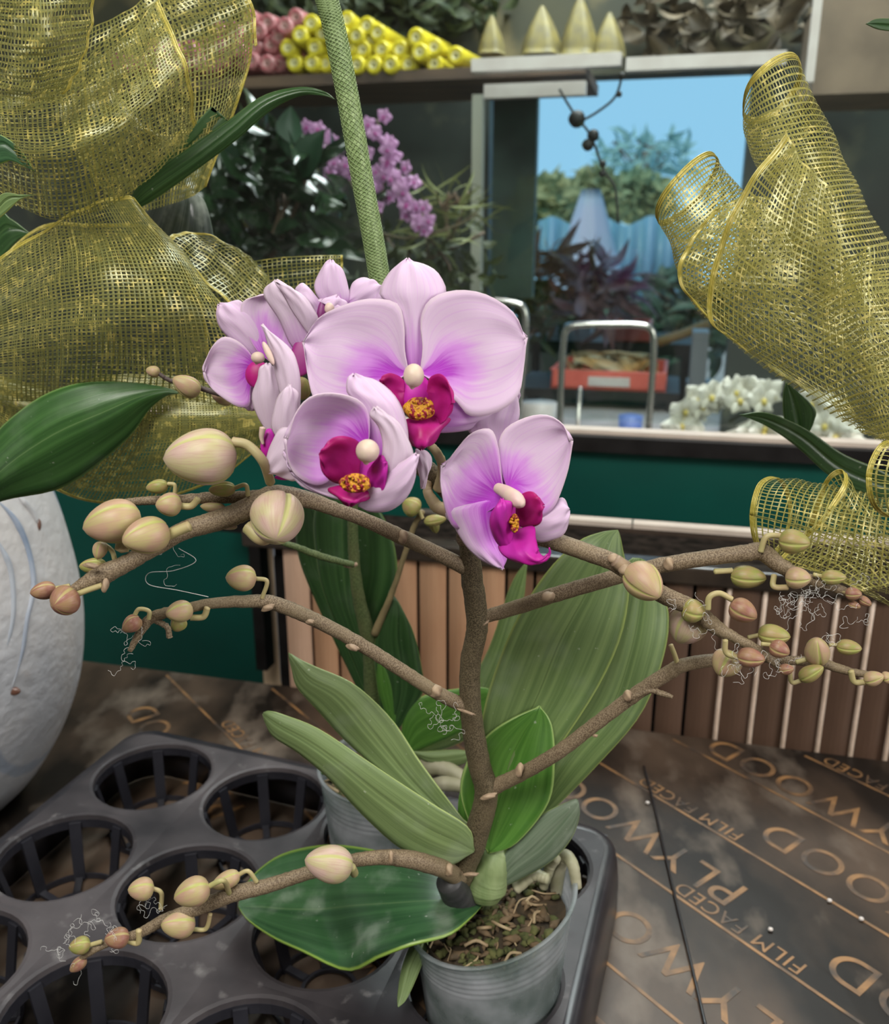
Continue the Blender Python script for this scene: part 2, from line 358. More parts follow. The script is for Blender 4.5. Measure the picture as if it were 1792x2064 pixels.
# building across the passage
KW = 2.7
def z_at(x, y, k): return BG(x, y, k)[2]
def s_at(x, y, k): return np.dot(BG(x, y, k), T)
sl = s_at(985, 350, KW); sr = s_at(1500, 350, KW); zt = z_at(1240, 150, KW)
g = Geo(); stz(g, -2.6, sl, 0, zt, KW, .08); struct('wall_left', g, WALLD)
g = Geo(); stz(g, sr, 2.4, 0, zt, KW, .08); struct('wall_right', g, WALLD)
WT = M('upper_wall_mottled', (.045, .045, .022), .7, (.018, .022, .014), 4, col3=(.20, .16, .07), n3=6, lo3=.52, hi3=.75)
g = Geo(); stz(g, -2.6, 2.4, zt, 2.9, KW, .1); struct('wall_upper', g, WT)
CE = M('ceiling_board', (.13, .12, .11), .8)
g = Geo(); stz(g, -3.4, 3.2, 2.9, 2.95, -2.4, 5.2); struct('ceiling', g, CE)
RW = M('grey_room_wall', (.36, .345, .32), .8, (.32, .30, .28), 4)
g = Geo(); stz(g, -3.4, 3.2, 0, 2.9, -2.4, .08); struct('wall_front', g, RW)
g = Geo(); box(g, T*-2.68+N*-2.4, T*.08, N*5.1, Z*2.9); struct('wall_side_left', g, RW)
g = Geo(); box(g, T*2.4+N*-2.4, T*.08, N*5.1, Z*2.9); struct('wall_side_right', g, RW)
# green side panel pieces seen to the left of the planter
g = Geo(); bgbox(g, 505, 1000, 527, 1350, 1.22, .03); o = simple('dark_post', g, DARK, 'black upright post at the right edge of the green panel', 'post', smooth=False)
g = Geo(); bgbox(g, 524, 1090, 562, 1420, 1.27, .02); o = simple('plywood_offcut', g, M('pale_plywood', (.55, .42, .28), .7, (.48, .36, .24), 30), 'narrow pale board standing between black and grey posts', 'board', smooth=False)
g = Geo(); bgbox(g, 557, 1085, 580, 1375, 1.19, .02); o = simple('grey_post', g, M('grey_metal', (.16, .18, .22), .4), 'thin grey metal post left of the bamboo planter', 'post', smooth=False)
g = Geo(); bgbox(g, 430, 1045, 620, 1078, 1.2, .04); o = simple('steel_bar', g, DARK, 'short black horizontal bar behind the left flower branch', 'bar', smooth=False)
# ---------------------------------------------------------------- table
TZ = .75; KT = .97
TAB = M('film_faced_plywood', (.011, .008, .006), .40, (.075, .050, .034), 7, lo=.42, hi=.62, detail=7, col3=(.17, .135, .105), n3=19, lo3=.52, hi3=.78, bump=.12, bs=60, spec=.28, stretch=(1, .6, 1))
g = Geo(); box(g, T*-1.1+N*(KT-1.25)+Z*(TZ-.018), T*2.2, N*1.25, Z*.018)
tab = thing('plywood_table', T*0+N*.4, 'dark film-faced plywood table with printed golden lettering', 'table')
build(g, 'table_top', TAB, tab, smooth=False)
for a, b_ in ((-1.0, -.2), (-1.0, .85), (.9, -.2), (.9, .85)):
    g = Geo(); box(g, T*a+N*b_, T*.06, N*.06, Z*(TZ-.018)); build(g, 'leg', DARK, tab, smooth=False)
PRINT = M('printed_golden_ink', (.26, .135, .05), .5, (.045, .032, .024), 24, lo=.40, hi=.60, detail=7)
def text_part(s, size, pos, ang, off=0):
    c = bpy.data.curves.new('t', 'FONT'); c.body = s; c.size = size; c.offset = off; c.extrude = 0.0001; c.space_character = 1.08; c.align_x = 'LEFT'
    o = bpy.data.objects.new('t', c); scene.collection.objects.link(o); bpy.context.view_layer.update()
    me = bpy.data.meshes.new_from_object(o.evaluated_get(bpy.context.evaluated_depsgraph_get())); bpy.data.objects.remove(o)
    me.materials.clear(); me.materials.append(PRINT); q = bpy.data.objects.new('printed_text', me); scene.collection.objects.link(q)
    q.parent = tab; q.location = Vector(pos)-Vector(ORG[tab.name]); q.rotation_euler = (0, 0, ang); return q
ta = math.atan2(.79, -.61); tv = np.array([-.61, .79, 0]); tn = np.array([.79, .61, 0])   # text runs away to the back left
for i, dlt in enumerate((.405, .427+.085, .627-.012, .72, .81, .31)):
    base = tn*(dlt+.012)
    for kk in range(4):
        st = -.62+.36*kk+(.13*i) % .36
        if st < -.75: continue
        p = base+tv*st
        if np.dot(p+tv*.2, N) > KT-.01 or np.dot(p, N) < -.2: continue
        text_part('PLYWOOD', .052, (p[0], p[1], TZ+.0003), ta)
        p2 = tn*(dlt+.0755)+tv*(st+.05)
        text_part('FILM FACED', .022, (p2[0], p2[1], TZ+.0003), ta)
    p = tn*(dlt+.055); L0 = -.35; a = p+tv*L0
    L1 = (KT-.012-np.dot(p, N))/np.dot(tv, N)
    g = Geo(); box(g, a+Z*(TZ+.0001), tv*(L1-L0), tn*.003, Z*.0003); build(g, 'printed_line', PRINT, tab, smooth=False)
g = Geo(); tube_w(g, cr([PZ(1298, 1545, .752), PZ(1318, 1620, .7525), PZ(1345, 1740, .7525), PZ(1395, 1950, .7525), PZ(1425, 2080, .7525)], 24), .0013, 8)
simple('cable', g, M('black_cable', (.02, .02, .022), .25), 'thin black wire lying across the printed table', 'wire')
for i, (x, y) in enumerate(((1672, 1815), (1553, 1873), (1736, 1852), (1305, 1618))):
    g = Geo(); p = PZ(x, y, .752); ell(g, p, [np.array([.0022, 0, 0]), np.array([0, .0018, 0]), np.array([0, 0, .0018])], 10, 6, .1)
    simple('grit', g, WHITE, 'tiny white speck of grit on the dark tabletop', 'grit', 'specks of grit on the table')
# ---------------------------------------------------------------- bamboo planter at the back of the table
pl = thing('bamboo_planter', T*.2+N*1.0, 'bamboo slat planter with black rim standing behind the table', 'planter')
k0 = .985
zt_l = z_at(760, 1125, k0); 
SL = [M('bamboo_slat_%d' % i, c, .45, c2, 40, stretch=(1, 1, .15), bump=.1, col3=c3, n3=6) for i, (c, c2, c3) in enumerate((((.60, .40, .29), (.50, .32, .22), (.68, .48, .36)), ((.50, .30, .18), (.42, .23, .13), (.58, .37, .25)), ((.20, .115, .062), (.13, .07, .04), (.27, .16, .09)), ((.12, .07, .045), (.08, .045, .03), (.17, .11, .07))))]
s0 = s_at(580, 1300, k0); s1 = .80; i = 0; s = s0
rail_z = zt_l+.004
GAPL = M('gap_light_pale', (.70, .56, .46), .3, (.55, .42, .32), 60)
while s < s1:
    wd = .030+.006*rng.random(); x = s
    g = Geo(); tilt = rng.uniform(-.0015, .0015)
    nn = 7; V = []
    for z in (TZ-.3, TZ-.1, TZ+.06, rail_z):
        for j in range(nn):
            uu = j/(nn-1); V.append(T*(x+uu*wd)+N*(k0-.004*math.sin(math.pi*uu)+tilt)+Z*z)
        for j in range(nn): uu = 1-j/(nn-1); V.append(T*(x+uu*wd)+N*(k0+.004)+Z*z)
    g.add(V, gridf(4, 2*nn, True)); mi = min(3, max(0, int((s-s0)/.15+rng.uniform(-.2, .9))))  # slats get darker to the right: shade put into their colours
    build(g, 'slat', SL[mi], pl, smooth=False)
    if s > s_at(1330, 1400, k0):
        g = Geo(); tube_w(g, [T*(x+wd+.0022)+N*(k0-.003)+Z*z for z in (TZ-.3, TZ, TZ+.1, rail_z)], .0028, 8); build(g, 'batten', GAPL, pl)  # pale glossy stick added in each gap to stand for light leaking through
    s += wd+.004; i += 1
KSO = k0+(BG(1350, 1072, 1.0)[2]-rail_z)/(CAM[2]-BG(1350, 1072, 1.0)[2])+.015
KSO = (CAM[2]-rail_z)/(CAM[2]-BG(1350, 1072, 1.0)[2])
RAIL = M('black_rim', (.018, .014, .012), .22, (.04, .03, .022), 20)
g = Geo(); box(g, T*(s0-.05)+N*(k0-.012)+Z*rail_z, T*(s1-s0+.07), N*.03, Z*.022); build(g, 'rim', RAIL, pl, smooth=False, bevel=.003)
g = Geo(); box(g, T*(s0-.02)+N*(k0+.016)+Z*(rail_z-.32), T*(s1-s0+.05), N*.004, Z*.3); build(g, 'lining', DARK, pl, smooth=False)
g = Geo(); box(g, T*(s0-.02)+N*(k0+.02)+Z*(rail_z-.02), T*(s1-s0+.05), N*(KSO-k0-.02), Z*.014); build(g, 'soil', M('dark_soil', (.006, .005, .004), .9, (.02, .015, .012), 60, bump=.5, spec=.02), pl, smooth=False)
# beige edging strip at the foot of the green panel
za = z_at(1350, 1064, KSO+.01); xa, xb, xc = s_at(1120, 1050, KSO), s_at(1276, 1056, KSO), s_at(1850, 1090, KSO)
g = Geo(); box(g, T*xa+N*(KSO+.004)+Z*(za-.003), T*(xb-xa-.002), N*.02, Z*.007); simple('timber_strip', g, BEIGE, 'thin pale timber strip below the green panel, left length', 'strip', smooth=False)
g = Geo(); box(g, T*xb+N*(KSO+.004)+Z*(za-.003), T*(xc-xb), N*.02, Z*.007); simple('timber_strip', g, BEIGE, 'thin pale timber strip below the green panel, right length', 'strip', smooth=False)
g = Geo(); box(g, T*(xa-.2)+N*(KSO+.006)+Z*(za-.305), T*(xc-xa+.2), N*.02, Z*.302); simple('dark_board', g, M('dark_timber', (.02, .015, .011), .5, (.06, .04, .028), 12, stretch=(1, 1, 5)), 'dark timber board under the pale strip', 'board', smooth=False)
# ---------------------------------------------------------------- nursery tray
A0 = np.array([-.284, .758]); U = np.array([.1165, -.043]); V_ = np.array([-.0385, -.1185]); TRZ = .81
PLA = M('black_tray_plastic', (.017, .015, .018), .5, (.085, .074, .078), 9, lo=.4, hi=.7, detail=6, col3=(.16, .15, .15), n3=60, lo3=.62, hi3=.8, bump=.15)
PLB = M('black_cup_plastic', (.010, .010, .014), .35, (.02, .02, .026), 30)
tr_ = thing('nursery_tray', (-.2, .6, TZ), 'black plastic plant tray with round pot holes on the table', 'tray')
NI, NJ = 4, 5; R = .0555
def tp(i, j, z): q = A0+U*i+V_*j; return np.array([q[0], q[1], z])
bm = bmesh.new(); K = 40
for i in range(NI):
    for j in range(-0, NJ):
        c = tp(i, j, TRZ); ring = []; sq = []
        for k in range(K):
            t = 2*math.pi*k/K; e = np.array([math.cos(t), math.sin(t)]); ring.append(bm.verts.new((c[0]+R*e[0], c[1]+R*e[1], TRZ)))
        # cell boundary in lattice coordinates
        Mi = np.linalg.inv(np.array([U, V_]).T)
        for k in range(K):
            t = 2*math.pi*k/K; e = np.array([math.cos(t), math.sin(t)]); l = Mi@e; s = .5/max(abs(l)); q = c[:2]+e*s; sq.append(bm.verts.new((q[0], q[1], TRZ)))
        mid = [bm.verts.new(((R+.003)*math.cos(2*math.pi*k/K)+c[0], (R+.003)*math.sin(2*math.pi*k/K)+c[1], TRZ+.0007)) for k in range(K)]
        low = [bm.verts.new(((R-.001)*math.cos(2*math.pi*k/K)+c[0], (R-.001)*math.sin(2*math.pi*k/K)+c[1], TRZ-.006)) for k in range(K)]
        for k in range(K):
            k2 = (k+1) % K
            for A_, B_ in ((low, ring), (ring, mid), (mid, sq)):
                bm.faces.new((A_[k], A_[k2], B_[k2], B_[k]))
        cnr = {}
        for du in (-.5, .5):
            for dv in (-.5, .5):
                q = c[:2]+U*du+V_*dv; cn = bm.verts.new((q[0], q[1], TRZ)); best = sorted(range(K), key=lambda k: (sq[k].co.x-q[0])**2+(sq[k].co.y-q[1])**2)[:2]
                k = min(best) if abs(best[0]-best[1]) == 1 else max(best)
                try: bm.faces.new((sq[k], cn, sq[(k+1) % K]))
                except Exception: pass
bmesh.ops.remove_doubles(bm, verts=bm.verts, dist=2e-4); bmesh.ops.recalc_face_normals(bm, faces=bm.faces)
me = bpy.data.meshes.new('tray_deck'); bm.to_mesh(me); bm.free(); me.materials.append(PLA); me.polygons.foreach_set('use_smooth', [False]*len(me.polygons))
o = bpy.data.objects.new('tray_deck', me); scene.collection.objects.link(o); o.parent = tr_; o.location = Vector((0, 0, 0))-Vector(ORG[tr_.name]); ORG[o.name] = np.zeros(3)
m_ = o.modifiers.new('s', 'SOLIDIFY'); m_.thickness = .002; m_.offset = -1
# outer skirt
g = Geo(); cs = [(-.5, -.5), (NI-.5, -.5), (NI-.5, NJ-.5), (-.5, NJ-.5)]; prof = [(.0, 0), (.006, .001), (.010, -.003), (.0125, -.015), (.014, -.03), (.0145, -.058), (.0125, -.058), (.0115, -.03), (.010, -.015), (.008, -.004), (0, -.002)]
ctr = tp((NI-1)/2, (NJ-1)/2, TRZ); loop = []
uh = U/np.linalg.norm(U); vh = V_/np.linalg.norm(V_)
for (ci, cj), (su, sv) in zip(cs, ((-1, -1), (1, -1), (1, 1), (-1, 1))):
    q = A0+U*ci+V_*cj; rr = .022; qc = q-uh*su*rr-vh*sv*rr
    seq = [(su*math.cos(a), sv*math.sin(a)) for a in np.linspace(0, math.pi/2, 7)]
    if su*sv > 0: seq = seq[::-1] if True else seq
    ang = []
    for (cu, cv) in seq: loop.append((qc, uh*cu+vh*cv, rr))
V = []; 
# order the loop by angle around the centre so the skirt does not cross itself
loop.sort(key=lambda L: math.atan2((L[0]+L[1]*L[2]-ctr[:2])[1], (L[0]+L[1]*L[2]-ctr[:2])[0]))
for (dx, dz) in prof:
    for (qc, e, rr) in loop:
        q = qc+e*(rr+dx); V.append((q[0], q[1], TRZ+dz))
g.add(V, gridf(len(prof), len(loop), True)); build(g, 'tray_skirt', M('tray_rim_plastic', (.016, .016, .020), .3, (.035, .032, .035), 20), tr_)
def cup(i, j):
    g = Geo(); c = tp(i, j, 0); Ri = R-.001; rb = R-.012
    lathe(g, (c[0], c[1], 0), [(Ri, TRZ-.004), (Ri+.0015, TRZ-.004), (Ri+.0012, TRZ-.012), (Ri-.0005, TRZ-.012)], 40, True)
    lathe(g, (c[0], c[1], 0), [(rb, TZ+.001), (rb+.002, TZ+.001), (rb+.002, TZ+.006), (rb, TZ+.006)], 40, True)
    lathe(g, (c[0], c[1], 0), [(rb*.45, TZ+.001), (rb*.52, TZ+.001), (rb*.52, TZ+.004), (rb*.45, TZ+.004)], 30, True)
    for k in range(8):
        t = 2*math.pi*(k+.3)/8; e = np.array([math.cos(t), math.sin(t), 0]); s = np.array([-e[1], e[0], 0])
        top = c+e*Ri+Z*(TRZ-.006); bot = c+e*rb+Z*(TZ+.001)
        w_ = .005; th = .0022
        g.add([top-s*w_, top+s*w_, top+s*w_-e*th, top-s*w_-e*th, bot-s*w_, bot+s*w_, bot+s*w_-e*th, bot-s*w_-e*th], [(0, 1, 2, 3), (4, 7, 6, 5), (0, 4, 5, 1), (1, 5, 6, 2), (2, 6, 7, 3), (3, 7, 4, 0)])
        box(g, c+e*rb*.5-s*.003+Z*(TZ+.001), e*rb*.5, s*.006, Z*.003)
    build(g, 'pot_cup', PLB, tr_, smooth=False)
for i in range(NI):
    for j in range(NJ): cup(i, j)
# ---------------------------------------------------------------- ceramic vase
VC = np.array([-.515, .80, TZ])
def vase_mat():
    m, nt, N_, math_, mix_, rng_, uvn, uv_, pig_ = node_mat('white_textured_ceramic')
    n = uvn(9, 9, 4, 'Object', 3.0); n2 = uvn(55, 55, 4, 'Object', 55); w_ = N_('TexWave'); w_.inputs['Scale'].default_value = 4.5; w_.inputs['Distortion'].default_value = 7; w_.inputs['Detail'].default_value = 3; w_.bands_direction = 'X'
    tc = N_('TexCoord'); mp = N_('Mapping'); mp.inputs['Scale'].default_value = (1.5, 1.5, .5); nt.links.new(tc.outputs['Object'], mp.inputs[0]); nt.links.new(mp.outputs[0], w_.inputs['Vector'])
    c = mix_(rng_(n, .4, .65), (.50, .485, .48), (.43, .45, .49)); c = mix_(math_('MULTIPLY', rng_(w_.outputs[0], .86, .97), .65), c, (.24, .30, .40)); c = mix_(math_('MULTIPLY', rng_(n2, .6, .75), .35), c, (.42, .38, .36))
    return finish(m, nt, N_, c, .45, 0, n2, .7, .5, .004)
va = thing('ceramic_vase', VC, 'large white crackled ceramic vase with blue-grey veins at the left edge', 'vase')
g = Geo(); prof = [(.0, 0), (.055, 0), (.070, .008), (.095, .035), (.122, .08), (.141, .13), (.150, .18), (.152, .22), (.149, .26), (.141, .31), (.13, .345), (.12, .36), (.114, .355), (.125, .31), (.13, .2), (.05, .02), (0, .02)]
pr = cr(np.array(prof), 60); lathe(g, VC, [tuple(q) for q in pr], 72, wob=lambda t, z: .012*math.sin(3*t+z*9)*math.sin(z*9)); build(g, 'body', vase_mat(), va)
def on_vase(x, y):
    rdir = ray(x, y); t = .6
    while t < 1.4:
        q = CAM+rdir*t; rr = np.interp(q[2]-TZ, [p_[1] for p_ in prof[1:12]], [p_[0] for p_ in prof[1:12]])
        if np.hypot(q[0]-VC[0], q[1]-VC[1]) < rr+.0005: break
        t += .001
    return CAM+rdir*t
for pth, rr_, cc in (([(-5, 1010), (30, 1050), (55, 1110), (66, 1180), (52, 1250), (44, 1310), (25, 1385)], .0035, (.20, .26, .36)), ([(35, 1000), (62, 1030), (78, 1060)], .003, (.45, .45, .46)), ([(-5, 1090), (20, 1150), (25, 1240), (5, 1330)], .003, (.30, .35, .42))):
    g = Geo(); tube_w(g, cr([on_vase(*q) for q in pth], 50), np.interp(np.linspace(0, 1, 50), [0, .2, .8, 1], [.3*rr_, rr_, rr_*.8, .2*rr_]), 10); build(g, 'glaze_ridge', M('blue_grey_glaze', cc, .35, (.42, .43, .46), 12), va)
BRN = M('brown_glaze_run', (.10, .045, .03), .3)
for (x, y, dx, dy) in ((78, 1058, 6, 14), (28, 1393, 14, 9)):
    g = Geo(); ellp(g, x, y, .70, dx, dy, 5)
    # seat the drip on the vase wall
    c = np.mean(np.concatenate(g.v), axis=0); rdir = c-CAM; t = 1.0
    for _ in range(400):
        q = CAM+rdir*t; rr = np.interp(q[2]-TZ, [p_[1] for p_ in prof[:12]], [p_[0] for p_ in prof[:12]])
        if np.hypot(q[0]-VC[0], q[1]-VC[1]) < rr+.001: break
        t += .002
    g.v = [v+(CAM+rdir*t-c) for v in g.v]; build(g, 'glaze_drip', BRN, va)
# ---------------------------------------------------------------- clear pots
def pot_mat():
    m = bpy.data.materials.new('clear_pot_plastic'); m.use_nodes = True; nt = m.node_tree; b = nt.nodes['Principled BSDF']
    tc = nt.nodes.new('ShaderNodeTexCoord'); n = nt.nodes.new('ShaderNodeTexNoise'); n.inputs['Scale'].default_value = 22; n.inputs['Detail'].default_value = 4; nt.links.new(tc.outputs['Object'], n.inputs['Vector'])
    r = nt.nodes.new('ShaderNodeValToRGB'); r.color_ramp.elements[0].color = (.26, .33, .31, 1); r.color_ramp.elements[0].position = .35; r.color_ramp.elements[1].color = (.60, .62, .66, 1); r.color_ramp.elements[1].position = .65
    nt.links.new(n.outputs[0], r.inputs[0]); nt.links.new(r.outputs[0], b.inputs['Base Color']); b.inputs['Roughness'].default_value = .38
    t = nt.nodes.new('ShaderNodeBsdfTransparent'); t.inputs[0].default_value = (.85, .9, .9, 1); k = nt.nodes.new('ShaderNodeMixShader')
    mr = nt.nodes.new('ShaderNodeMapRange'); mr.inputs[1].default_value = .35; mr.inputs[2].default_value = .7; mr.inputs[3].default_value = .30; mr.inputs[4].default_value = .62; nt.links.new(n.outputs[0], mr.inputs[0]); nt.links.new(mr.outputs[0], k.inputs[0])
    tl_ = nt.nodes.new('ShaderNodeBsdfTranslucent'); k2 = nt.nodes.new('ShaderNodeMixShader'); k2.inputs[0].default_value = .35; nt.links.new(r.outputs[0], tl_.inputs[0]); nt.links.new(b.outputs[0], k2.inputs[1]); nt.links.new(tl_.outputs[0], k2.inputs[2])
    nt.links.new(t.outputs[0], k.inputs[1]); nt.links.new(k2.outputs[0], k.inputs[2]); nt.links.new(k.outputs[0], nt.nodes['Material Output'].inputs[0]); return m
POT = pot_mat()
SOIL = M('dark_bark_mix', (.018, .013, .007), .9, (.06, .04, .02), 80, bump=.8, bs=150)
CHIP = [M('bark_chip', (.14, .09, .045), .8, (.06, .04, .02), 90), M('moss_clump', (.10, .10, .03), .9, (.04, .05, .012), 150, bump=.6), M('dry_root', (.34, .26, .15), .7, (.22, .15, .08), 90)]
def pot(parent, c, rt, zt, tilt=(0, 0), fill=True, wx=0):
    g = Geo(); h = zt-(TZ+.003); pr = []
    for i in range(90):
        z = i/89*h; rr = rt*(.80+.20*(i/89)); 
        if z > h*.74: rr += .00028*math.sin((z-h*.74)/h*150)
        pr.append((rr, z))
    pr += [(rt+.0022, h), (rt+.0022, h+.0015), (rt-.0005, h+.0015)]
    pr = [(0, 0)]+pr+[(r_-.0011, z_) for r_, z_ in pr[-4:0:-1]]
    def wob(t, z): return wx*math.sin(2*t+.6)*(z/h)**2
    lathe(g, (c[0], c[1], TZ+.003), pr, 64, wob=wob)
    for vv in g.v:
        f = np.clip((vv[:, 2]-TRZ)/(zt-TRZ), 0, 1); vv[:, 2] += f*(tilt[0]*(vv[:, 0]-c[0])+tilt[1]*(vv[:, 1]-c[1])); 
    build(g, 'clear_pot', POT, parent)
    # bark
    zs = zt-.016; g = Geo(); V = []; n1, n2 = 10, 40
    for i in range(n1):
        for j in range(n2):
            r_ = (rt-.004)*i/(n1-1); t = 2*math.pi*j/n2; V.append((c[0]+r_*math.cos(t), c[1]+r_*math.sin(t), zs+.004*math.sin(11*t+i)+.003*rng.random()+tilt[0]*r_*math.cos(t)+tilt[1]*r_*math.sin(t)))
    g.add(V, gridf(n1, n2, True)); V2 = []
    for i in range(5):
        for j in range(n2):
            z = TZ+.008+(zs-TZ-.008)*i/4; r_ = (rt-.004)*(.80+.20*(z-TZ)/(zt-TZ)); t = 2*math.pi*j/n2; V2.append((c[0]+r_*math.cos(t), c[1]+r_*math.sin(t), z))
    g.add(V2, gridf(5, n2, True)); build(g, 'potting_mix', SOIL, parent)
    for kind, m, nm, cnt in ((0, CHIP[0], 'bark_chips', 110), (1, CHIP[1], 'moss', 130), (2, CHIP[2], 'dry_roots', 40)):
        g = Geo()
        for _ in range(cnt):
            r_ = (rt-.009)*math.sqrt(rng.random()); t = rng.uniform(0, 6.283); p = np.array([c[0]+r_*math.cos(t), c[1]+r_*math.sin(t), zs+.003+.004*rng.random()+tilt[0]*r_*math.cos(t)+tilt[1]*r_*math.sin(t)])
            q = Matrix.Rotation(rng.uniform(0, 6.28), 3, 'Z')@Matrix.Rotation(rng.uniform(-.7, .7), 3, 'X'); ax = [np.array(q.col[i]) for i in range(3)]
            if kind == 0: s = rng.uniform(.0012, .0032); ell(g, p, [ax[0]*s*2.3, ax[1]*s, ax[2]*s*.6], 7, 4, .25)
            elif kind == 1: s = rng.uniform(.0015, .004); ell(g, p-Z*.001, [ax[0]*s*1.3, ax[1]*s, ax[2]*s*.7], 8, 5, .3)
            else:
                a = ax[0]*rng.uniform(.004, .011); tube_w(g, cr([p-a, p+ax[1]*.003+Z*.002, p+a], 7), rng.uniform(.0005, .0013), 6)
        o = build(g, nm, m, parent); o['kind'] = 'stuff'
# ---------------------------------------------------------------- shelf of film rolls behind the glass
KS = 2.25
WOOD = M('brown_shelf_wood', (.14, .09, .055), .6, (.06, .04, .028), 18, stretch=(.2, 1, 1))
g = Geo(); a, b_ = s_at(150, 150, KS), s_at(1180, 150, KS); zsh = z_at(700, 146, KS); box(g, T*a+N*KS+Z*(zsh-.025), T*(b_-a), N*.35, Z*.025); simple('wall_shelf', g, WOOD, 'long brown wooden shelf carrying the plastic film rolls', 'shelf', smooth=False)
g = Geo(); a2 = s_at(1640, 150, KS); z1, z2 = z_at(1720, -10, KS), z_at(1720, 188, KS); box(g, T*a2+N*KS+Z*z2, T*.4, N*.3, Z*(z1-z2)); simple('storage_box', g, M('brown_cardboard', (.20, .15, .10), .7, (.12, .09, .06), 8), 'large dull brown box on the upper right', 'box', smooth=False)
FY = M('yellow_film', (.72, .62, .04), .25, (.60, .50, .03), 60, trans=.2); FR = M('red_film', (.42, .06, .08), .15, (.62, .34, .34), 150, trans=.25); CORE = M('cardboard_core', (.30, .28, .14), .6); PAP = M('pale_inner_wrap', (.72, .68, .36), .4)  # pale flecks in the red film are highlights put into its colour
def roll(m, name, label, group, core=CORE):
    t = thing(name, (0, 0, 0), label, 'roll', group); r = .0215
    g = Geo(); lathe(g, (0, 0, 0), [(r*.42, 0), (r*.8, -.003), (r, .004), (r, .30), (r*.42, .30)], 20, True); build(g, 'film', m, t, org=(0, 0, 0))
    g = Geo(); lathe(g, (0, 0, 0), [(r*.24, .001), (r*.43, -.001), (r*.43, .28), (r*.24, .28)], 16, True); build(g, 'core', core, t, org=(0, 0, 0)); return t
ry = roll(FY, 'film_roll', 'roll of yellow plastic film stacked end on, on the brown shelf', 'yellow film rolls on the shelf', PAP)
rr = roll(FR, 'film_roll', 'roll of red plastic film stacked end on, on the brown shelf', 'red film rolls on the shelf', M('pale_pink_core', (.55, .32, .30), .4))
YL = [(592, 127), (627, 127), (655, 128), (718, 131), (752, 131), (786, 130), (822, 129), (579, 97), (633, 96), (700, 98), (730, 100), (768, 100), (805, 100), (650, 68), (686, 70), (717, 72), (750, 78), (626, 47), (664, 42), (698, 40), (738, 52), (838, 75), (874, 95), (845, 105), (875, 128), (918, 112), (760, 66), (603, 70)]
RL = [(505, 122), (537, 128), (562, 128), (512, 95), (545, 90), (490, 125), (538, 45), (573, 52), (595, 35), (607, 80), (520, 62), (560, 75), (478, 98), (455, 120), (430, 128), (400, 125), (370, 128), (440, 92), (410, 95), (380, 98), (350, 126), (320, 128), (290, 127), (260, 128), (345, 95), (310, 96), (470, 62), (440, 60), (500, 35), (235, 125), (600, 110)]
rotY = Matrix((Vector(T), Vector(-Z), Vector(N))).transposed()
def place_rolls(src, L, k):
    for i, (x, y) in enumerate(L):
        p = BG(x, y, k+rng.uniform(-.02, .02)); e = (rotY@Matrix.Rotation(rng.uniform(-.08, .08), 3, 'X')@Matrix.Rotation(rng.uniform(-.06, .06), 3, 'Y')).to_euler()
        o = src if i == 0 else dup(src)
        o.location = p; o.rotation_euler = e
place_rolls(ry, YL, KS+.01); place_rolls(rr, RL, KS+.03)
g = Geo(); bgbox(g, 950, 111, 1252, 138, KS-.1, .03); simple('white_batten', g, WHITE, 'long white tube lamp fitting at the shelf end, left one', 'batten', smooth=False)
g = Geo(); bgbox(g, 1262, 108, 1585, 136, KS-.12, .03); simple('white_batten', g, WHITE, 'long white tube lamp fitting right of its twin', 'batten', smooth=False)
g = Geo(); bgbox(g, 975, 166, 1180, 194, KS-.05, .03); simple('white_batten', g, WHITE, 'short white fitting below the shelf end', 'batten', smooth=False)
g = Geo(); bgbox(g, 950, 190, 970, 620, KS, .03); simple('pale_post', g, M('pale_post_paint', (.30, .31, .25), .6), 'pale upright post below the left end of the white battens', 'post', smooth=False)
g = Geo(); bgbox(g, 1632, -10, 1650, 165, KS-.14, .012); simple('thin_rail', g, WHITE, 'thin white vertical strip at the upper right', 'strip', smooth=False)
for i, (x, y, w_, h_, lb) in enumerate(((990, 75, 46, 70, 'leftmost'), (1090, 68, 75, 90, 'second from left'), (1165, 60, 70, 110, 'tallest'), (1225, 75, 60, 80, 'rightmost'))):
    g = Geo(); c = BG(x, y+h_/2, KS+.06); s = scale_at(c); V = []
    for a_ in range(9):
        q = a_/8; 
        for j in range(20):
            t = 6.283*j/20; r = w_/2*s*(1-q**1.6)*(1+.12*math.sin(5*t))+.004; V.append(c+T*r*math.cos(t)+N*r*math.sin(t)+Z*h_*s*q)
    g.add(V, gridf(9, 20, True)+[tuple(range(20))]); simple('wrapped_bouquet', g, M('yellow_tissue', (.22, .18, .05), .6, (.14, .12, .05), 40), lb+' of the four dull yellow wrapped cones above the white battens', 'bouquet', 'wrapped cones on the shelf')
# ---------------------------------------------------------------- pink orchid and dark shrub below the shelf
KO = 1.75
po = thing('pink_orchid', BG(760, 640, KO), 'distant orchid with a drooping spike of small pink blossoms', 'orchid')
PK = M('pink_blossom', (.62, .36, .58), .5, (.52, .25, .50), 60, trans=.2); PKD = M('magenta_blossom_centre', (.40, .04, .25), .5)
g = Geo(); r = .017
for k, (ang, l, wd) in enumerate(((90, 1, .62), (18, 1.05, .9), (162, 1.05, .9), (-54, .9, .55), (-126, .9, .55))):
    a = math.radians(ang); ax = np.array([math.cos(a), 0, math.sin(a)]); sx = np.array([-math.sin(a), 0, math.cos(a)])
    V = []
    for i in range(6):
        for j in range(5):
            v = i/5; u = (j-2)/2; V.append(ax*r*l*v+sx*r*wd*.62*u*math.sin(math.pi*min(.98, v**.8*.93+.03))+np.array([0, .003*u*u-.003*math.sin(v*2), 0]))
    g.add(V, gridf(6, 5))
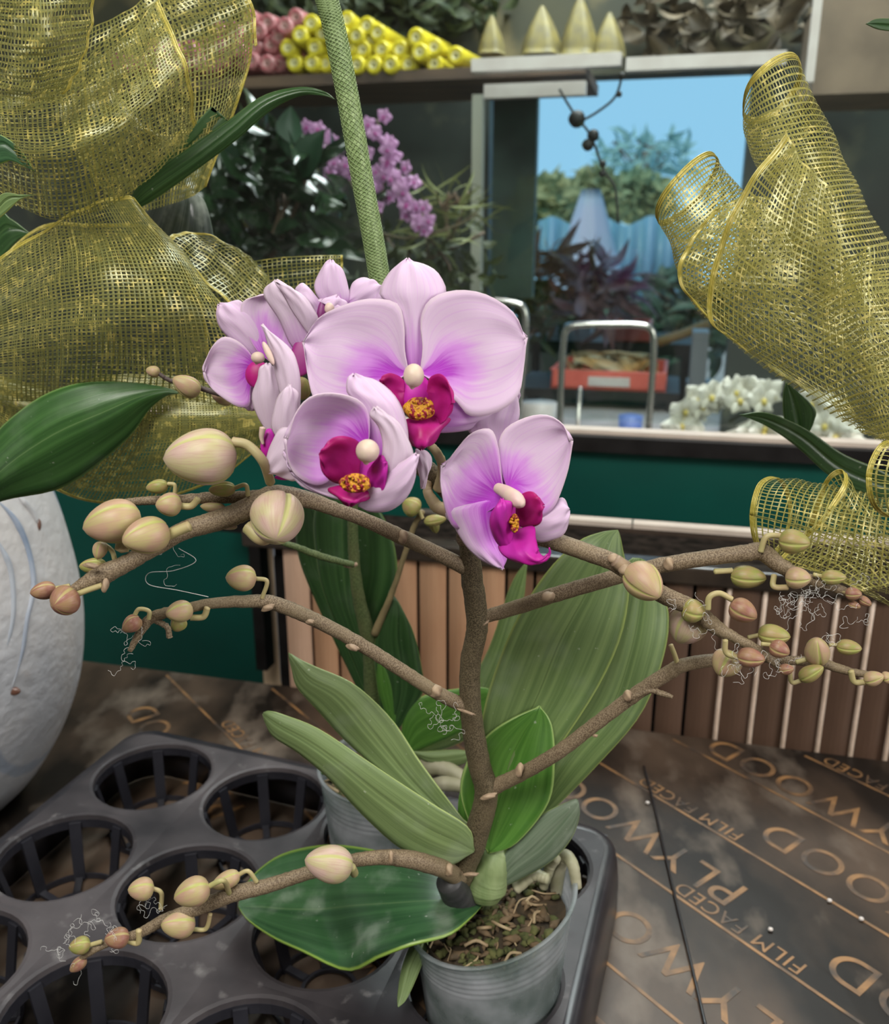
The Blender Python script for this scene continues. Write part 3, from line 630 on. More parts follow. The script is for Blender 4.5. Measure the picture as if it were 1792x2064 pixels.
bl0 = build(g, 'blossom', PK, po, org=(0, 0, 0)); bl0.location = (0, 0, 0)
g = Geo(); ell(g, (0, -.003, -.002), [np.array([.003, 0, 0]), np.array([0, 0, .004]), np.array([0, .003, 0])], 8, 6); bc = build(g, 'blossom_centre', PKD, bl0, org=(0, 0, 0)); bc.location = (0, 0, 0)
PTS = []
def along(path, n, sp):
    C = cr(np.array(path, float), n)
    for c in C:
        for _ in range(2): PTS.append((c[0]+rng.uniform(-sp, sp), c[1]+rng.uniform(-sp, sp)))
along([(762, 250), (775, 300), (765, 350)], 7, 24); along([(640, 265), (650, 300), (680, 330), (690, 360)], 7, 20); along([(740, 330), (770, 370), (755, 400)], 4, 22); along([(800, 340), (820, 390), (850, 440)], 8, 24); along([(800, 380), (830, 430), (870, 450)], 5, 16)
PTS += [(618, 256), (762, 420)]
for i, (x, y) in enumerate(PTS):
    p = BG(x, y, KO+rng.uniform(-.03, .03)); o = bl0 if i == 0 else dup(bl0, parent=po)
    o.location = p-ORG[po.name]; o.rotation_euler = (rng.uniform(-.4, .4), rng.uniform(-.5, .5), YAW+rng.uniform(-.6, .6)); o.scale = (.95,)*3
for pth in ([(640, 255), (660, 300), (730, 420), (760, 640)], [(760, 240), (775, 330), (765, 470), (765, 640)], [(800, 340), (850, 440), (880, 455)], [(765, 470), (830, 480), (920, 455), (960, 430)]):
    g = Geo(); tube_w(g, cr([BG(x, y, KO+.02) for x, y in pth], 24), .0025, 8); build(g, 'spike_stem', M('brown_green_stem', (.10, .08, .04), .6), po)
def leaf_world(g, b, t, w, up=None, curl=.15):
    ax = t-b; L = np.linalg.norm(ax); s = np.cross(ax, rng.normal(size=3)); s /= np.linalg.norm(s); n = np.cross(s, ax); n /= np.linalg.norm(n); G = np.zeros((9, 5, 3))
    for i in range(9):
        v = i/8; wd = w/2*math.sin(math.pi*min(.985, v**.85*.97+.02))
        for j in range(5): u = (j-2)/2; G[i, j] = b+ax*v+s*wd*u+n*(curl*L*math.sin(math.pi*v)+abs(u)*wd*.35)
    g.add(G.reshape(-1, 3), gridf(9, 5), [[j/4, i/8] for i in range(9) for j in range(5)])
GLOSS = M('dark_glossy_leaf', (.008, .022, .010), .16, (.02, .045, .018), 30, spec=.8)
def shrub(name, cx, cy, k, rx, ry, n, ll, lw, mat, label, cat='shrub', depth=.12, seed=0, trunk=True):
    t = thing(name, BG(cx, cy+ry, k), label, cat); g = Geo(); c0 = BG(cx, cy+ry*.9, k); s = scale_at(c0)
    for _ in range(n):
        a = rng.uniform(0, 6.283); r = math.sqrt(rng.random()); x = cx+rx*r*math.cos(a); y = cy+ry*r*math.sin(a); b = BG(x, y, k)+N*rng.uniform(-depth, depth)
        dirv = np.array([rng.normal(), rng.normal()*.6, rng.normal()*.7+.2]); dirv /= np.linalg.norm(dirv); leaf_world(g, b, b+dirv*ll*rng.uniform(.7, 1.3), lw*rng.uniform(.7, 1.2))
    build(g, 'foliage', mat, t)
    if trunk:
        g = Geo()
        for _ in range(5): tube_w(g, cr([c0+N*rng.uniform(-.02, .02), BG(cx+rng.uniform(-.5, .5)*rx, cy, k), BG(cx+rng.uniform(-.9, .9)*rx, cy-ry*.7, k)], 12), .004*max(1, s*600), 6)
        if k > 8: tube_w(g, [c0*np.array([1, 1, 0]), c0*np.array([1, 1, .5]), c0+Z*.4], .06, 8)
        build(g, 'stems', WOOD, t)
    return t
shrub('glossy_shrub', 540, 400, 1.62, 150, 130, 150, .085, .035, GLOSS, 'dark shrub with glossy pointed leaves behind the glass at the left')
g = Geo()
for (x, y, a, l, w_) in ((590, 260, 90, .06, .05), (610, 330, 60, .09, .065), (560, 300, 80, .07, .05), (480, 320, 120, .08, .05)):
    b = BG(x, y+30, 1.55); leaf_world(g, b, b+T*math.cos(math.radians(a))*l+Z*math.sin(math.radians(a))*l, w_, curl=.05)
build(g, 'large_leaves', M('matte_dark_leaf', (.012, .04, .018), .45), bpy.data.objects['glossy_shrub'])
OLI = M('olive_foliage', (.05, .065, .02), .6, (.02, .035, .014), 30, trans=.15)
shrub('olive_plant', 860, 560, 1.95, 130, 130, 170, .05, .02, OLI, 'loose olive-green plant behind the pink orchid spike')
shrub('grassy_plant', 905, 430, 1.9, 50, 60, 70, .08, .006, M('pale_grass_leaf', (.16, .18, .06), .6), 'thin pale grassy plant beside the pale post')
shrub('hanging_plant', 760, 25, 2.66, 260, 55, 200, .09, .03, OLI, 'dark hanging foliage above the film rolls', trunk=False, depth=.02)
shrub('hanging_plant', 1450, 40, 2.62, 210, 60, 150, .08, .035, M('brown_foliage', (.12, .09, .05), .6, (.05, .04, .025), 20), 'dull brown hanging foliage at the top right', trunk=False)
g = Geo(); bgbox(g, 455, 279, 525, 300, KW-.03, .03); simple('terracotta_bar', g, M('terracotta', (.42, .20, .10), .6), 'short terracotta-coloured bar above the glossy shrub', 'bar', smooth=False)
# ---------------------------------------------------------------- dark reflection of a flower branch in the glass, modelled as solid
hb = thing('reflected_branch', BG(1165, 240, 1.7), 'black silhouette of a flower branch reflected in the glass, built as solid', 'twig'); BK = M('near_black_reflection', (.008, .009, .008), .6)
g = Geo()
for pth in ([(1128, 180), (1145, 210), (1165, 240), (1190, 272), (1212, 330), (1222, 352), (1240, 380), (1246, 450)], [(1255, 150), (1240, 195), (1205, 225), (1170, 245)]): tube_w(g, cr([BG(x, y, 1.7) for x, y in pth], 30), .0022, 8)
build(g, 'stem', BK, hb)
for (x, y, r_) in ((1163, 240, 17), (1196, 273, 12), (1185, 292, 12), (1215, 330, 7), (1214, 350, 7), (1254, 153, 7), (1248, 190, 6)):
    g = Geo(); c = BG(x, y, 1.7); s = scale_at(c)*r_; ell(g, c, [T*s, N*s, Z*s], 14, 10, .05); build(g, 'reflected_bud', BK, hb)
# ---------------------------------------------------------------- yard beyond the passage
g = Geo(); bgbox(g, 992, 195, 1078, 600, KW-.1, .04); simple('green_shade_panel', g, M('green_shade_net', (.03, .07, .055), .6, (.015, .035, .03), 9), 'dark green upright panel at the left of the sky opening', 'panel', smooth=False)
TR = [M('yellow_green_tree', (.34, .34, .16), .7, (.20, .24, .10), .8, trans=.2), M('green_tree', (.17, .27, .15), .7, (.30, .30, .12), .8, trans=.2), M('pale_green_tree', (.20, .36, .30), .7, (.30, .48, .50), .5, trans=.2)]
shrub('olive_tree', 1120, 440, 9, 48, 75, 520, .17, .10, TR[0], 'dull yellow-green tree at the left of the sky opening', 'tree', .5)
shrub('round_tree', 1200, 410, 10.6, 42, 52, 520, .17, .10, TR[0], 'small round tree in the middle of the sky opening', 'tree', .5)
shrub('round_tree', 1290, 400, 12.2, 60, 45, 520, .17, .10, TR[1], 'wider green tree right of the small round tree', 'tree', .5)
shrub('feathery_tree', 1300, 320, 14.6, 95, 50, 230, .26, .07, TR[2], 'pale feathery tree crown rising highest against the sky', 'tree', .6)
g = Geo()
x0, x1 = s_at(1085, 480, 6), s_at(1420, 480, 6); za, zb = z_at(1250, 445, 6), z_at(1250, 560, 6); V = []
for i in range(60):
    for j in range(6): V.append(T*(x0+(x1-x0)*i/59)+N*(6+.05*math.sin(i*.9)+.02*rng.random())+Z*(za+(.02-za)*j/5+.03*math.sin(i*.35)*(j == 0)))
g.add(V, gridf(60, 6)); tp_ = simple('blue_tarpaulin', g, M('teal_tarp', (.12, .36, .44), .45, (.22, .40, .55), 1.5, stretch=(3, 3, .3), trans=.25), 'pale teal tarpaulin hanging in folds below the trees', 'tarpaulin')
m_ = tp_.modifiers.new('s', 'SOLIDIFY'); m_.thickness = .004
g = Geo(); cc = BG(1185, 520, 5.2); V = []
for i in range(12):
    q = i/11
    for j in range(24): t = 6.283*j/24; r_ = (.05+.19*q)*(1+.08*math.sin(9*t)); V.append(cc+T*r_*math.cos(t)+N*r_*math.sin(t)+Z*(.36-.62*q))
g.add(V, gridf(12, 24, True)+[tuple(range(24))]); simple('lilac_awning', g, M('lilac_cloth', (.36, .40, .52), .6, (.30, .42, .50), 3), 'pale lilac cone-shaped cover in front of the tarpaulin', 'cover')
shrub('dark_hedge', 1340, 640, 5.0, 230, 75, 380, .14, .06, M('hedge_leaf', (.02, .055, .03), .6, (.05, .10, .06), 3), 'dark green hedge behind the silver trolley', 'hedge', .3)
shrub('purple_plant', 1130, 570, 3.7, 75, 60, 110, .16, .035, M('purple_brown_leaf', (.24, .10, .08), .5, (.42, .24, .16), 9), 'spiky plant with purple-brown leaves behind the trolley', depth=.1)
shrub('purple_plant', 1215, 590, 3.5, 45, 50, 60, .16, .04, M('dusky_purple_leaf', (.13, .06, .08), .5, (.22, .13, .13), 9), 'smaller dusky purple plant right of the spiky brown one', depth=.1)
shrub('green_shrub', 1060, 640, 3.5, 70, 60, 110, .08, .03, OLI, 'low green shrub left of the silver trolley', depth=.1)
# benches with crates
BEN = M('black_bench', (.012, .012, .012), .5)
def bench(x0, y0, x1, k, label, th=.03, dp=.5):
    t = thing('plant_bench', BG((x0+x1)/2, 1000, k)*np.array([1, 1, 0]), label, 'bench'); z = z_at((x0+x1)/2, y0, k); a, b_ = s_at(x0, y0, k), s_at(x1, y0, k)
    g = Geo(); box(g, T*a+N*k+Z*(z-th), T*(b_-a), N*dp, Z*th); build(g, 'bench_top', BEN, t, smooth=False)
    for s_ in (a, b_-.04):
        for kk in (k, k+dp-.04): g = Geo(); box(g, T*s_+N*kk, T*.04, N*.04, Z*(z-th)); build(g, 'leg', BEN, t, smooth=False)
    return z
bench(1040, 690, 1400, 3.84, 'upper black plant bench behind the red crates', .05)
bench(1035, 787, 1370, 3.03, 'lower black plant bench under the coral-red crate', .03, .4)
g = Geo(); bgbox(g, 1040, 610, 1400, 860, 5.6, .1); simple('dark_backdrop_panel', g, M('dark_fence', (.014, .018, .014), .8, (.03, .035, .025), 4), 'dark fence panel behind the benches', 'panel', smooth=False)  # fence in mottled near-black tones
g = Geo(); bgbox(g, 1100, 655, 1190, 689, 3.86, .2); simple('pale_crate', g, M('pale_crate_plastic', (.50, .52, .56), .5), 'pale grey tray of plants on the upper bench', 'crate', smooth=False)
CR_ = M('coral_crate', (.72, .15, .11), .45, (.62, .12, .09), 12)
def crate(name, x0, y0, x1, y1, k, dp, label, m=CR_):
    t = thing(name, BG((x0+x1)/2, y1, k), label, 'crate'); a, b_ = s_at(x0, y1, k), s_at(x1, y1, k); z0, z1 = z_at((x0+x1)/2, y1, k), z_at((x0+x1)/2, y0, k); th = .012
    g = Geo(); box(g, T*a+N*k+Z*z0, T*(b_-a), N*dp, Z*th)
    box(g, T*a+N*k+Z*z0, T*(b_-a), N*th, Z*(z1-z0)); box(g, T*a+N*(k+dp)+Z*z0, T*(b_-a), N*th, Z*(z1-z0)); box(g, T*a+N*k+Z*z0, T*th, N*dp, Z*(z1-z0)); box(g, T*(b_-th)+N*k+Z*z0, T*th, N*dp, Z*(z1-z0)); build(g, 'crate_body', m, t, smooth=False, bevel=.004)
    return t, a, b_, z0, z1
t, a, b_, z0, z1 = crate('plastic_crate', 1110, 748, 1342, 786, 3.05, .35, 'wide coral-red crate with a white label behind the trolley frame')
g = Geo(); box(g, T*(a+(b_-a)*.33)+N*3.046+Z*(z0+.012), T*(b_-a)*.36, N*.003, Z*(z1-z0)*.5); build(g, 'paper_label', WHITE, t, smooth=False)
g = Geo(); 
for _ in range(60): leaf_world(g, T*rng.uniform(a+.03, b_-.03)+N*rng.uniform(3.08, 3.36)+Z*(z1-.02), T*rng.uniform(a+.03, b_-.03)+N*rng.uniform(3.08, 3.36)+Z*(z1+.03), .03)
simple('seedlings', g, M('pale_seedling', (.36, .34, .22), .6, (.5, .28, .08), 9), 'pale and orange seedlings filling the coral crate', 'seedlings')['kind'] = 'stuff'
crate('plastic_crate', 1228, 655, 1310, 689, 3.85, .3, 'smaller red tub on the upper bench')
g = Geo(); tube_w(g, cr([BG(1325, 690, 3.4), BG(1380, 672, 3.4), BG(1430, 652, 3.4)], 12), .018, 8); simple('bamboo_cane', g, M('cane', (.32, .20, .08), .6), 'slanting golden-brown cane right of the trolley', 'cane')
g = Geo(); bgbox(g, 1392, 670, 1425, 800, 3.2, .15); bgbox(g, 1380, 775, 1440, 880, 3.25, .15); simple('grey_pipe', g, M('grey_pipe_paint', (.26, .28, .29), .6), 'grey upright duct left of the white orchids', 'duct', smooth=False)
# trolley
CHR = M('chrome', (.62, .58, .54), .2, metal=.9)
tl = thing('trolley', BG(1215, 900, 2.3)*np.array([1, 1, 0])+Z*.0, 'chrome tubular trolley handle standing behind the glass', 'trolley')
k = 2.3
g = Geo(); hp = [(1122, 1500), (1126, 1000), (1130, 800), (1136, 690), (1145, 662), (1170, 655), (1225, 654), (1285, 655), (1312, 664), (1318, 700), (1312, 800), (1300, 1000), (1290, 1500)]
C = cr(np.array([BG(x, y, k) for x, y in hp]), 90); C[:, 2] = np.maximum(C[:, 2], .08); tube_w(g, C, .0085, 12); build(g, 'handle', CHR, tl)
g = Geo(); p1, p2 = BG(1170, 780, k+.06), BG(1150, 1100, k+.10); tube_w(g, [p1, (p1+p2)/2, p2], .006, 10); build(g, 'brace', CHR, tl)
g = Geo(); a, b_ = s_at(1120, 900, k), s_at(1305, 900, k); box(g, T*(a-.02)+N*(k-.0)+Z*.10, T*(b_-a+.04), N*.5, Z*.03); build(g, 'platform', DARK, tl, smooth=False)
for s_ in (a, b_):
    for kk in (k+.05, k+.45): g = Geo(); lathe(g, (0, 0, 0), [(.0, -.015), (.05, -.015), (.05, .015), (0, .015)], 20); g.v = [np.stack([v[:, 2], v[:, 0], v[:, 1]], -1)@np.array([T, N, Z])+T*s_+N*kk+Z*.05 for v in g.v]; build(g, 'wheel', DARK, tl)
g = Geo(); k2 = 2.15; C = cr(np.array([BG(x, y, k2) for x, y in [(960, 604), (1000, 606), (1040, 612), (1055, 622), (1060, 650), (1056, 720), (1048, 800), (1040, 900), (1040, 1250), (1040, 1640)]]), 60); C[:, 2] = np.maximum(C[:, 2], .008)
tube_w(g, C, .008, 12); simple('chrome_rail', g, CHR, 'bent chrome rail just right of the largest flower', 'rail')
g = Geo(); c = BG(1085, 845, 2.6); lathe(g, c-Z*.06, [(0, 0), (.045, 0), (.055, .11), (0, .11)], 24); simple('white_pot', g, WHITE, 'blurred white pot low behind the glass, left of the trolley', 'pot')
g = Geo(); c = BG(1270, 865, 2.6); lathe(g, c-Z*.05, [(0, 0), (.03, 0), (.035, .09), (0, .09)], 20); simple('blue_pot', g, M('blue_plastic', (.10, .16, .40), .5), 'small blue pot behind the right leg of the trolley', 'pot')
g = Geo(); a, b_ = s_at(1000, 880, 2.5), s_at(1560, 880, 2.5); zc = z_at(1200, 893, 2.5); box(g, T*a+N*2.42+Z*(zc-.03), T*(b_-a+.4), N*.7, Z*.03); simple('yard_bench', g, M('pale_grey_bench', (.34, .31, .28), .7, (.25, .23, .2), 9), 'long pale bench behind the glass, below the trolley handle', 'bench', smooth=False)
# white orchids
WB = M('white_blossom', (.78, .76, .68), .5, (.70, .68, .56), 40, trans=.2); YC = M('yellow_blossom_centre', (.62, .50, .12), .5)
def white_orchid(pth, n, sp, label, potxy):
    t = thing('white_orchid', BG(potxy[0], potxy[1]+40, 1.9), label, 'orchid'); C = cr(np.array(pth, float), n); first = None
    for c in C:
        for _ in range(3):
            me_ = bl0.data.copy() if first is None else None
            if first is None:
                me_.materials.clear(); me_.materials.append(WB); o = bpy.data.objects.new('blossom', me_); scene.collection.objects.link(o); o.parent = t; first = o; ORG[o.name] = np.zeros(3)
                mc = bc.data.copy(); mc.materials.clear(); mc.materials.append(YC); oc = bpy.data.objects.new('blossom_centre', mc); scene.collection.objects.link(oc); oc.parent = o
            else: o = dup(first, parent=t)
            p = BG(c[0]+rng.uniform(-sp, sp), c[1]+rng.uniform(-sp, sp), 1.9+rng.uniform(-.03, .03)); o.location = p-ORG[t.name]; o.rotation_euler = (rng.uniform(-.5, .5), rng.uniform(-.6, .6), YAW+rng.uniform(-.8, .8)); o.scale = (2.0,)*3
    g = Geo(); tube_w(g, cr([BG(x, y, 1.92) for x, y in pth]+[BG(potxy[0], potxy[1], 1.92)], 24), .003, 6); build(g, 'spike_stem', OLI, t)
    g = Geo(); c = BG(potxy[0], 880, 1.93); c[2] = z_at(1560, 895, 1.93); lathe(g, c-Z*.09, [(0, 0), (.035, 0), (.045, .09), (0, .09)], 20); build(g, 'pot', M('pale_pot', (.45, .42, .36), .5), t)
g = Geo(); zz = z_at(1560, 895, 1.93)-.09; a, b_ = s_at(1360, 880, 1.93), s_at(1900, 880, 1.93); box(g, T*a+N*1.8+Z*(zz-.03), T*(b_-a), N*.3, Z*.03); box(g, T*(a+.1)+N*1.9, T*.06, N*.1, Z*(zz-.03)); box(g, T*(b_-.16)+N*1.9, T*.06, N*.1, Z*(zz-.03)); simple('display_stand', g, WHITE, 'low pale stand carrying the white orchids behind the glass', 'stand', smooth=False)
white_orchid([(1375, 890), (1385, 840), (1430, 805), (1490, 795), (1545, 800)], 12, 12, 'white orchid whose blossoms arch from the left down to the bench', (1470, 850))
white_orchid([(1510, 890), (1545, 868), (1600, 880), (1625, 895)], 9, 17, 'low cluster of white orchid blossoms under the arching one', (1560, 900))
white_orchid([(1650, 830), (1670, 870), (1710, 895), (1660, 895)], 10, 20, 'white orchid blossoms right of the dark hanging leaf', (1690, 910))
# ---------------------------------------------------------------- plants
DF = {}
def leafp(parent, rows, d0, mat, bulge=.0, th=.0016, groove=.0012, name='leaf', nu=15, nv=30, ripple=0, label=None):
    g = Geo(); sheet(g, surf(rows, d0, nu, nv, bulge), th, groove=groove, ripple=ripple); o = build(g, name, mat, parent)
    if label: o['label'] = label
    return o
def bud(parent, base, tip, wpx, mat, ped=None, pedm=None, pr=9, blunt=.0, name='bud', rot=0):
    g = Geo(); b = P(*base); t = P(*tip); ax = t-b; L = np.linalg.norm(ax); ax /= L
    R_ = wpx/2*scale_at((b+t)/2); u_ = np.cross(ax, [0, 0, 1.0] if abs(ax[2]) < .9 else [1.0, 0, 0]); u_ /= np.linalg.norm(u_); v_ = np.cross(ax, u_)
    nr, ns = 20, 60; V = []; uv = []; pg = []
    for i in range(nr):
        s = i/(nr-1); prof = (math.sin(math.pi*min(1, (s+.006))**.80))**.52*(1-.10*s); 
        if s > .8: prof *= 1-.10*((s-.8)/.2)**1.5
        for j in range(ns):
            th = 2*math.pi*j/ns+rot; l = abs(math.sin(1.5*th)); seam = math.exp(-(l/.13)**2); r = R_*1.02*prof*(1-.13*seam)
            dome = .06*L*(1-abs(2*s-1))
            V.append(b+ax*(L*s)+(u_*math.cos(th)+v_*math.sin(th))*r); uv.append((j/ns, s)); pg.append(seam*(.9 if prof > .2 else .4))
    g.add(V, gridf(nr, ns, True), uv, pg); o = build(g, name, mat, parent)
    if ped:
        gp = Geo(); C = [tuple(q) if len(q) == 3 else (q[0], q[1], base[2]) for q in ped]
        tube(gp, [q+(pr,) for q in C], seg=10); build(gp, 'pedicel', pedm or PED, o)
    return o
def stem(parent, pts, mat, name='branch', lump=.00012, seg=16, label=None):
    g = Geo(); C = cr(np.array(pts, float), 10*len(pts)); tube(g, C, n=len(C), seg=seg, lump=lump); o = build(g, name, mat, parent)
    if label: o['label'] = label
    return o
def bract(parent, x, y, d, rx, ry, ang=0):
    g = Geo(); ellp(g, x, y, d, rx*.85, ry*.85, min(rx, ry)*.9, ang, lump=.2); return build(g, 'bract', BRACT, parent)
def pigf(base=.5, hi=1.0, low=.55):
    # pigment: strongest at the petal's foot, more so towards its lower edge (u = 1)
    return lambda u, v: np.clip(hi*(1-v/(base*(.65+low*u))), 0, 1)
def pt(parent, rows, d0, name='petal', mat=None, pg=None, bulge=.004, th=.0005, rip=.0010, nu=17, nv=22, geo=None, gr=.0003):
    g = geo or Geo(); sheet(g, surf(rows, d0, nu, nv, bulge), th, pig=pg or pigf(), ripple=rip, groove=gr)
    if geo is not None: return g
    return build(g, name, mat or PETAL, parent)

# ---- front orchid
base = PZ(965, 1800, .865); 
of = thing('potted_orchid', (.03, .513, TZ+.003), 'pink-flowered orchid in a clear pot at the front of the black tray', 'orchid')
pc = A0+U*3.0+V_*1.0
pot(of, (pc[0]+.006, pc[1]), .0545, .872, tilt=(.22, .05), wx=.05)
D = .50
stem(of, [(925, 1790, .515, 50), (935, 1745, .51, 52), (958, 1690, .505, 50), (980, 1600, .50, 48), (966, 1540, .497, 46), (950, 1440, .49, 44), (948, 1340, .485, 42), (962, 1260, .48, 44), (952, 1170, .475, 44), (944, 1090, .47, 40), (925, 1020, .465, 38), (870, 955, .46, 40), (830, 930, .46, 36)], STEM, 'main_stem', label='dark speckled main stem')
stem(of, [(905, 1775, .50, 55), (925, 1810, .505, 60), (945, 1830, .508, 40)], M('black_stem_foot', (.02, .02, .022), .5, (.04, .04, .04), 60), 'stem_foot')
# branches
stem(of, [(935, 1142, .473, 32), (870, 1110, .465, 30), (805, 1080, .458, 31), (735, 1048, .45, 29), (680, 1028, .445, 29), (610, 1005, .44, 36), (550, 1000, .435, 44), (490, 1030, .43, 44), (430, 1052, .425, 42), (370, 1070, .42, 38), (310, 1105, .415, 34), (245, 1140, .41, 36), (205, 1160, .408, 42), (165, 1180, .405, 28), (140, 1195, .403, 20)], STEML, label='brown branch carrying the largest pale buds')
stem(of, [(560, 998, .437, 34), (500, 1002, .437, 26), (430, 1003, .437, 24), (350, 1008, .437, 20), (280, 1010, .437, 17), (225, 1018, .437, 15)], STEML)
stem(of, [(935, 1422, .488, 30), (880, 1396, .48, 28), (800, 1345, .475, 28), (720, 1295, .47, 28), (640, 1252, .465, 29), (570, 1222, .46, 30), (525, 1212, .457, 28), (430, 1216, .45, 22), (360, 1230, .447, 22), (310, 1243, .445, 22), (285, 1270, .443, 18), (262, 1312, .44, 10)], STEML)
stem(of, [(300, 1245, .445, 14), (335, 1262, .445, 12), (342, 1285, .445, 12)], STEML, 'twig')
stem(of, [(930, 1085, .47, 34), (1000, 1078, .455, 32), (1060, 1075, .45, 34), (1100, 1085, .445, 36), (1180, 1112, .44, 36), (1245, 1138, .435, 36), (1330, 1195, .43, 36), (1400, 1228, .427, 34), (1440, 1262, .425, 32), (1480, 1285, .423, 22), (1530, 1312, .42, 20), (1572, 1345, .418, 14)], STEML)
stem(of, [(970, 1245, .48, 26), (1050, 1222, .475, 30), (1115, 1200, .47, 31), (1200, 1175, .465, 31), (1300, 1147, .46, 32), (1400, 1128, .455, 32), (1500, 1115, .45, 34), (1535, 1112, .45, 36), (1570, 1138, .447, 32), (1620, 1165, .445, 26), (1670, 1180, .442, 22), (1735, 1205, .44, 14)], STEML)
stem(of, [(985, 1592, .50, 32), (1050, 1560, .49, 29), (1120, 1520, .48, 29), (1200, 1460, .475, 28), (1280, 1400, .47, 29), (1350, 1355, .465, 30), (1380, 1340, .462, 28), (1440, 1330, .46, 26), (1510, 1325, .457, 20), (1580, 1330, .455, 18), (1650, 1335, .452, 20), (1700, 1350, .45, 18), (1760, 1362, .448, 13)], STEML)
stem(of, [(925, 1770, .505, 36), (890, 1750, .49, 36), (830, 1733, .48, 36), (770, 1728, .475, 30), (700, 1737, .47, 27), (620, 1760, .465, 27), (540, 1785, .46, 29), (470, 1802, .455, 32), (400, 1830, .45, 28), (330, 1855, .447, 24), (280, 1882, .445, 20), (220, 1900, .443, 16), (180, 1920, .44, 14), (160, 1935, .44, 10)], STEML)
stem(of, [(1270, 1405, .468, 16), (1310, 1392, .465, 12), (1335, 1398, .463, 12), (1355, 1405, .462, 8)], STEML, 'twig')
for q in [(812, 1082, .455, 12, 17, 0), (878, 1393, .478, 16, 16, 0), (1105, 1203, .462, 12, 17, 70), (1265, 1402, .465, 10, 14, 0), (1047, 1552, .482, 9, 18, 10), (540, 1225, .452, 16, 8, -20), (625, 1253, .455, 10, 6, 0), (711, 1305, .462, 16, 8, 20), (905, 1753, .487, 10, 16, 0), (788, 1728, .468, 6, 16, 0), (1348, 1137, .45, 12, 16, 0), (212, 1180, .40, 8, 18, 10), (985, 1605, .487, 20, 7, -15), (975, 1258, .475, 16, 4, -30), (940, 1435, .475, 22, 4, 20), (950, 1762, .493, 18, 5, 0), (1240, 1130, .43, 14, 20, -60), (1262, 1152, .425, 16, 20, -60), (183, 1140, .40, 18, 7, 10), (1200, 1483, .468, 6, 4, 0)]: bract(of, *q)
# leaves
leafp(of, [[(955, 1715)], [(945, 1668), (925, 1700), (895, 1745)], [(880, 1625), (850, 1665), (810, 1710)], [(800, 1573), (765, 1605), (735, 1645)], [(720, 1520), (690, 1545), (660, 1565)], [(640, 1468, .004), (620, 1495, .004), (600, 1515, .004)], [(575, 1442, .008), (562, 1463, .008), (553, 1485, .008)], [(545, 1434, .01), (538, 1445, .01), (537, 1458, .01)], [(531, 1438, .012)]], .495, LEAFG, .004, label='long matte pale green leaf reaching left')
leafp(of, [[(945, 1660)], [(925, 1640), (915, 1655), (900, 1650)], [(850, 1540), (830, 1575), (800, 1580)], [(790, 1450, .008), (750, 1480, .004), (705, 1500, .008)], [(715, 1380, .01), (685, 1405, .004), (640, 1430, .01)], [(640, 1345, .012), (625, 1370, .008), (600, 1385, .012)], [(605, 1330, .015), (600, 1340, .012), (590, 1350, .015)], [(582, 1316, .018)]], .505, LEAFG, .0, label='upright matte green leaf with pale midrib')
leafp(of, [[(1010, 1665)], [(970, 1560), (1010, 1570), (1060, 1590)], [(970, 1460), (1045, 1480), (1130, 1500)], [(995, 1360, .01), (1085, 1400, .006), (1205, 1385, .01)], [(1040, 1250, .02), (1130, 1290, .014), (1252, 1280, .02)], [(1100, 1155, .03), (1185, 1190, .024), (1268, 1180, .03)], [(1160, 1095, .035), (1215, 1120, .03), (1255, 1110, .035)], [(1205, 1075, .038), (1230, 1085, .036), (1250, 1085, .038)], [(1245, 1068, .04)]], .515, LEAF, .0, label='broad tall leaf behind the stem')
leafp(of, [[(1045, 1690)], [(1060, 1610), (1085, 1630), (1105, 1640)], [(1100, 1500), (1150, 1530), (1200, 1545)], [(1160, 1400, .01), (1230, 1430, .01), (1290, 1440, .01)], [(1210, 1300, .02), (1270, 1320, .02), (1335, 1330, .02)], [(1240, 1200, .03), (1290, 1220, .03), (1347, 1240, .03)], [(1260, 1140, .035), (1290, 1160, .035), (1325, 1170, .035)], [(1275, 1125, .038), (1290, 1125, .038), (1300, 1130, .038)]], .535, LEAF, .002, label='second tall leaf, furthest right')
leafp(of, [[(985, 1720)], [(945, 1655), (990, 1670), (1040, 1700)], [(928, 1590), (1010, 1600), (1105, 1620)], [(945, 1530), (1030, 1530), (1118, 1540)], [(985, 1480, .004), (1055, 1480), (1115, 1475, .004)], [(1035, 1447, .006), (1075, 1450, .003), (1105, 1445, .006)], [(1088, 1424, .008)]], .508, LEAFB, -.006, label='short bright green inner leaf')
leafp(of, [[(975, 1735)], [(935, 1690), (950, 1690), (975, 1695)], [(924, 1630), (940, 1640), (965, 1640)], [(935, 1570), (950, 1575), (965, 1580)], [(955, 1540)]], .518, LEAFB, .002)
leafp(of, [[(1000, 1790)], [(1005, 1740), (1030, 1750), (1040, 1775)], [(1040, 1690), (1080, 1710), (1110, 1735)], [(1095, 1640), (1120, 1670), (1150, 1690)], [(1150, 1615), (1160, 1625), (1166, 1645)], [(1163, 1612)]], .512, leaf_mat('orchid_leaf_dusty', (.10, .15, .09), (.18, .23, .16), (.30, .40, .14), (.15, .2, .12), .5, .5), .004, label='dusty grey-green leaf above the pot')
def zleaf(parent, rows, mat, label=None, name='leaf', th=.0016, groove=.001):     # a leaf given by picture extent and height
    g = Geo(); nc = 3; R = np.array([[tuple(q) for q in (r*3 if len(r) == 1 else r)] for r in rows], float)
    A = cr(R, 34); A = np.swapaxes(cr(np.swapaxes(A, 0, 1), 17), 0, 1); G = np.array([[PZ(*q) for q in row] for row in A])
    sheet(g, G, th, groove=groove); o = build(g, name, mat, parent)
    if label: o['label'] = label
    return o
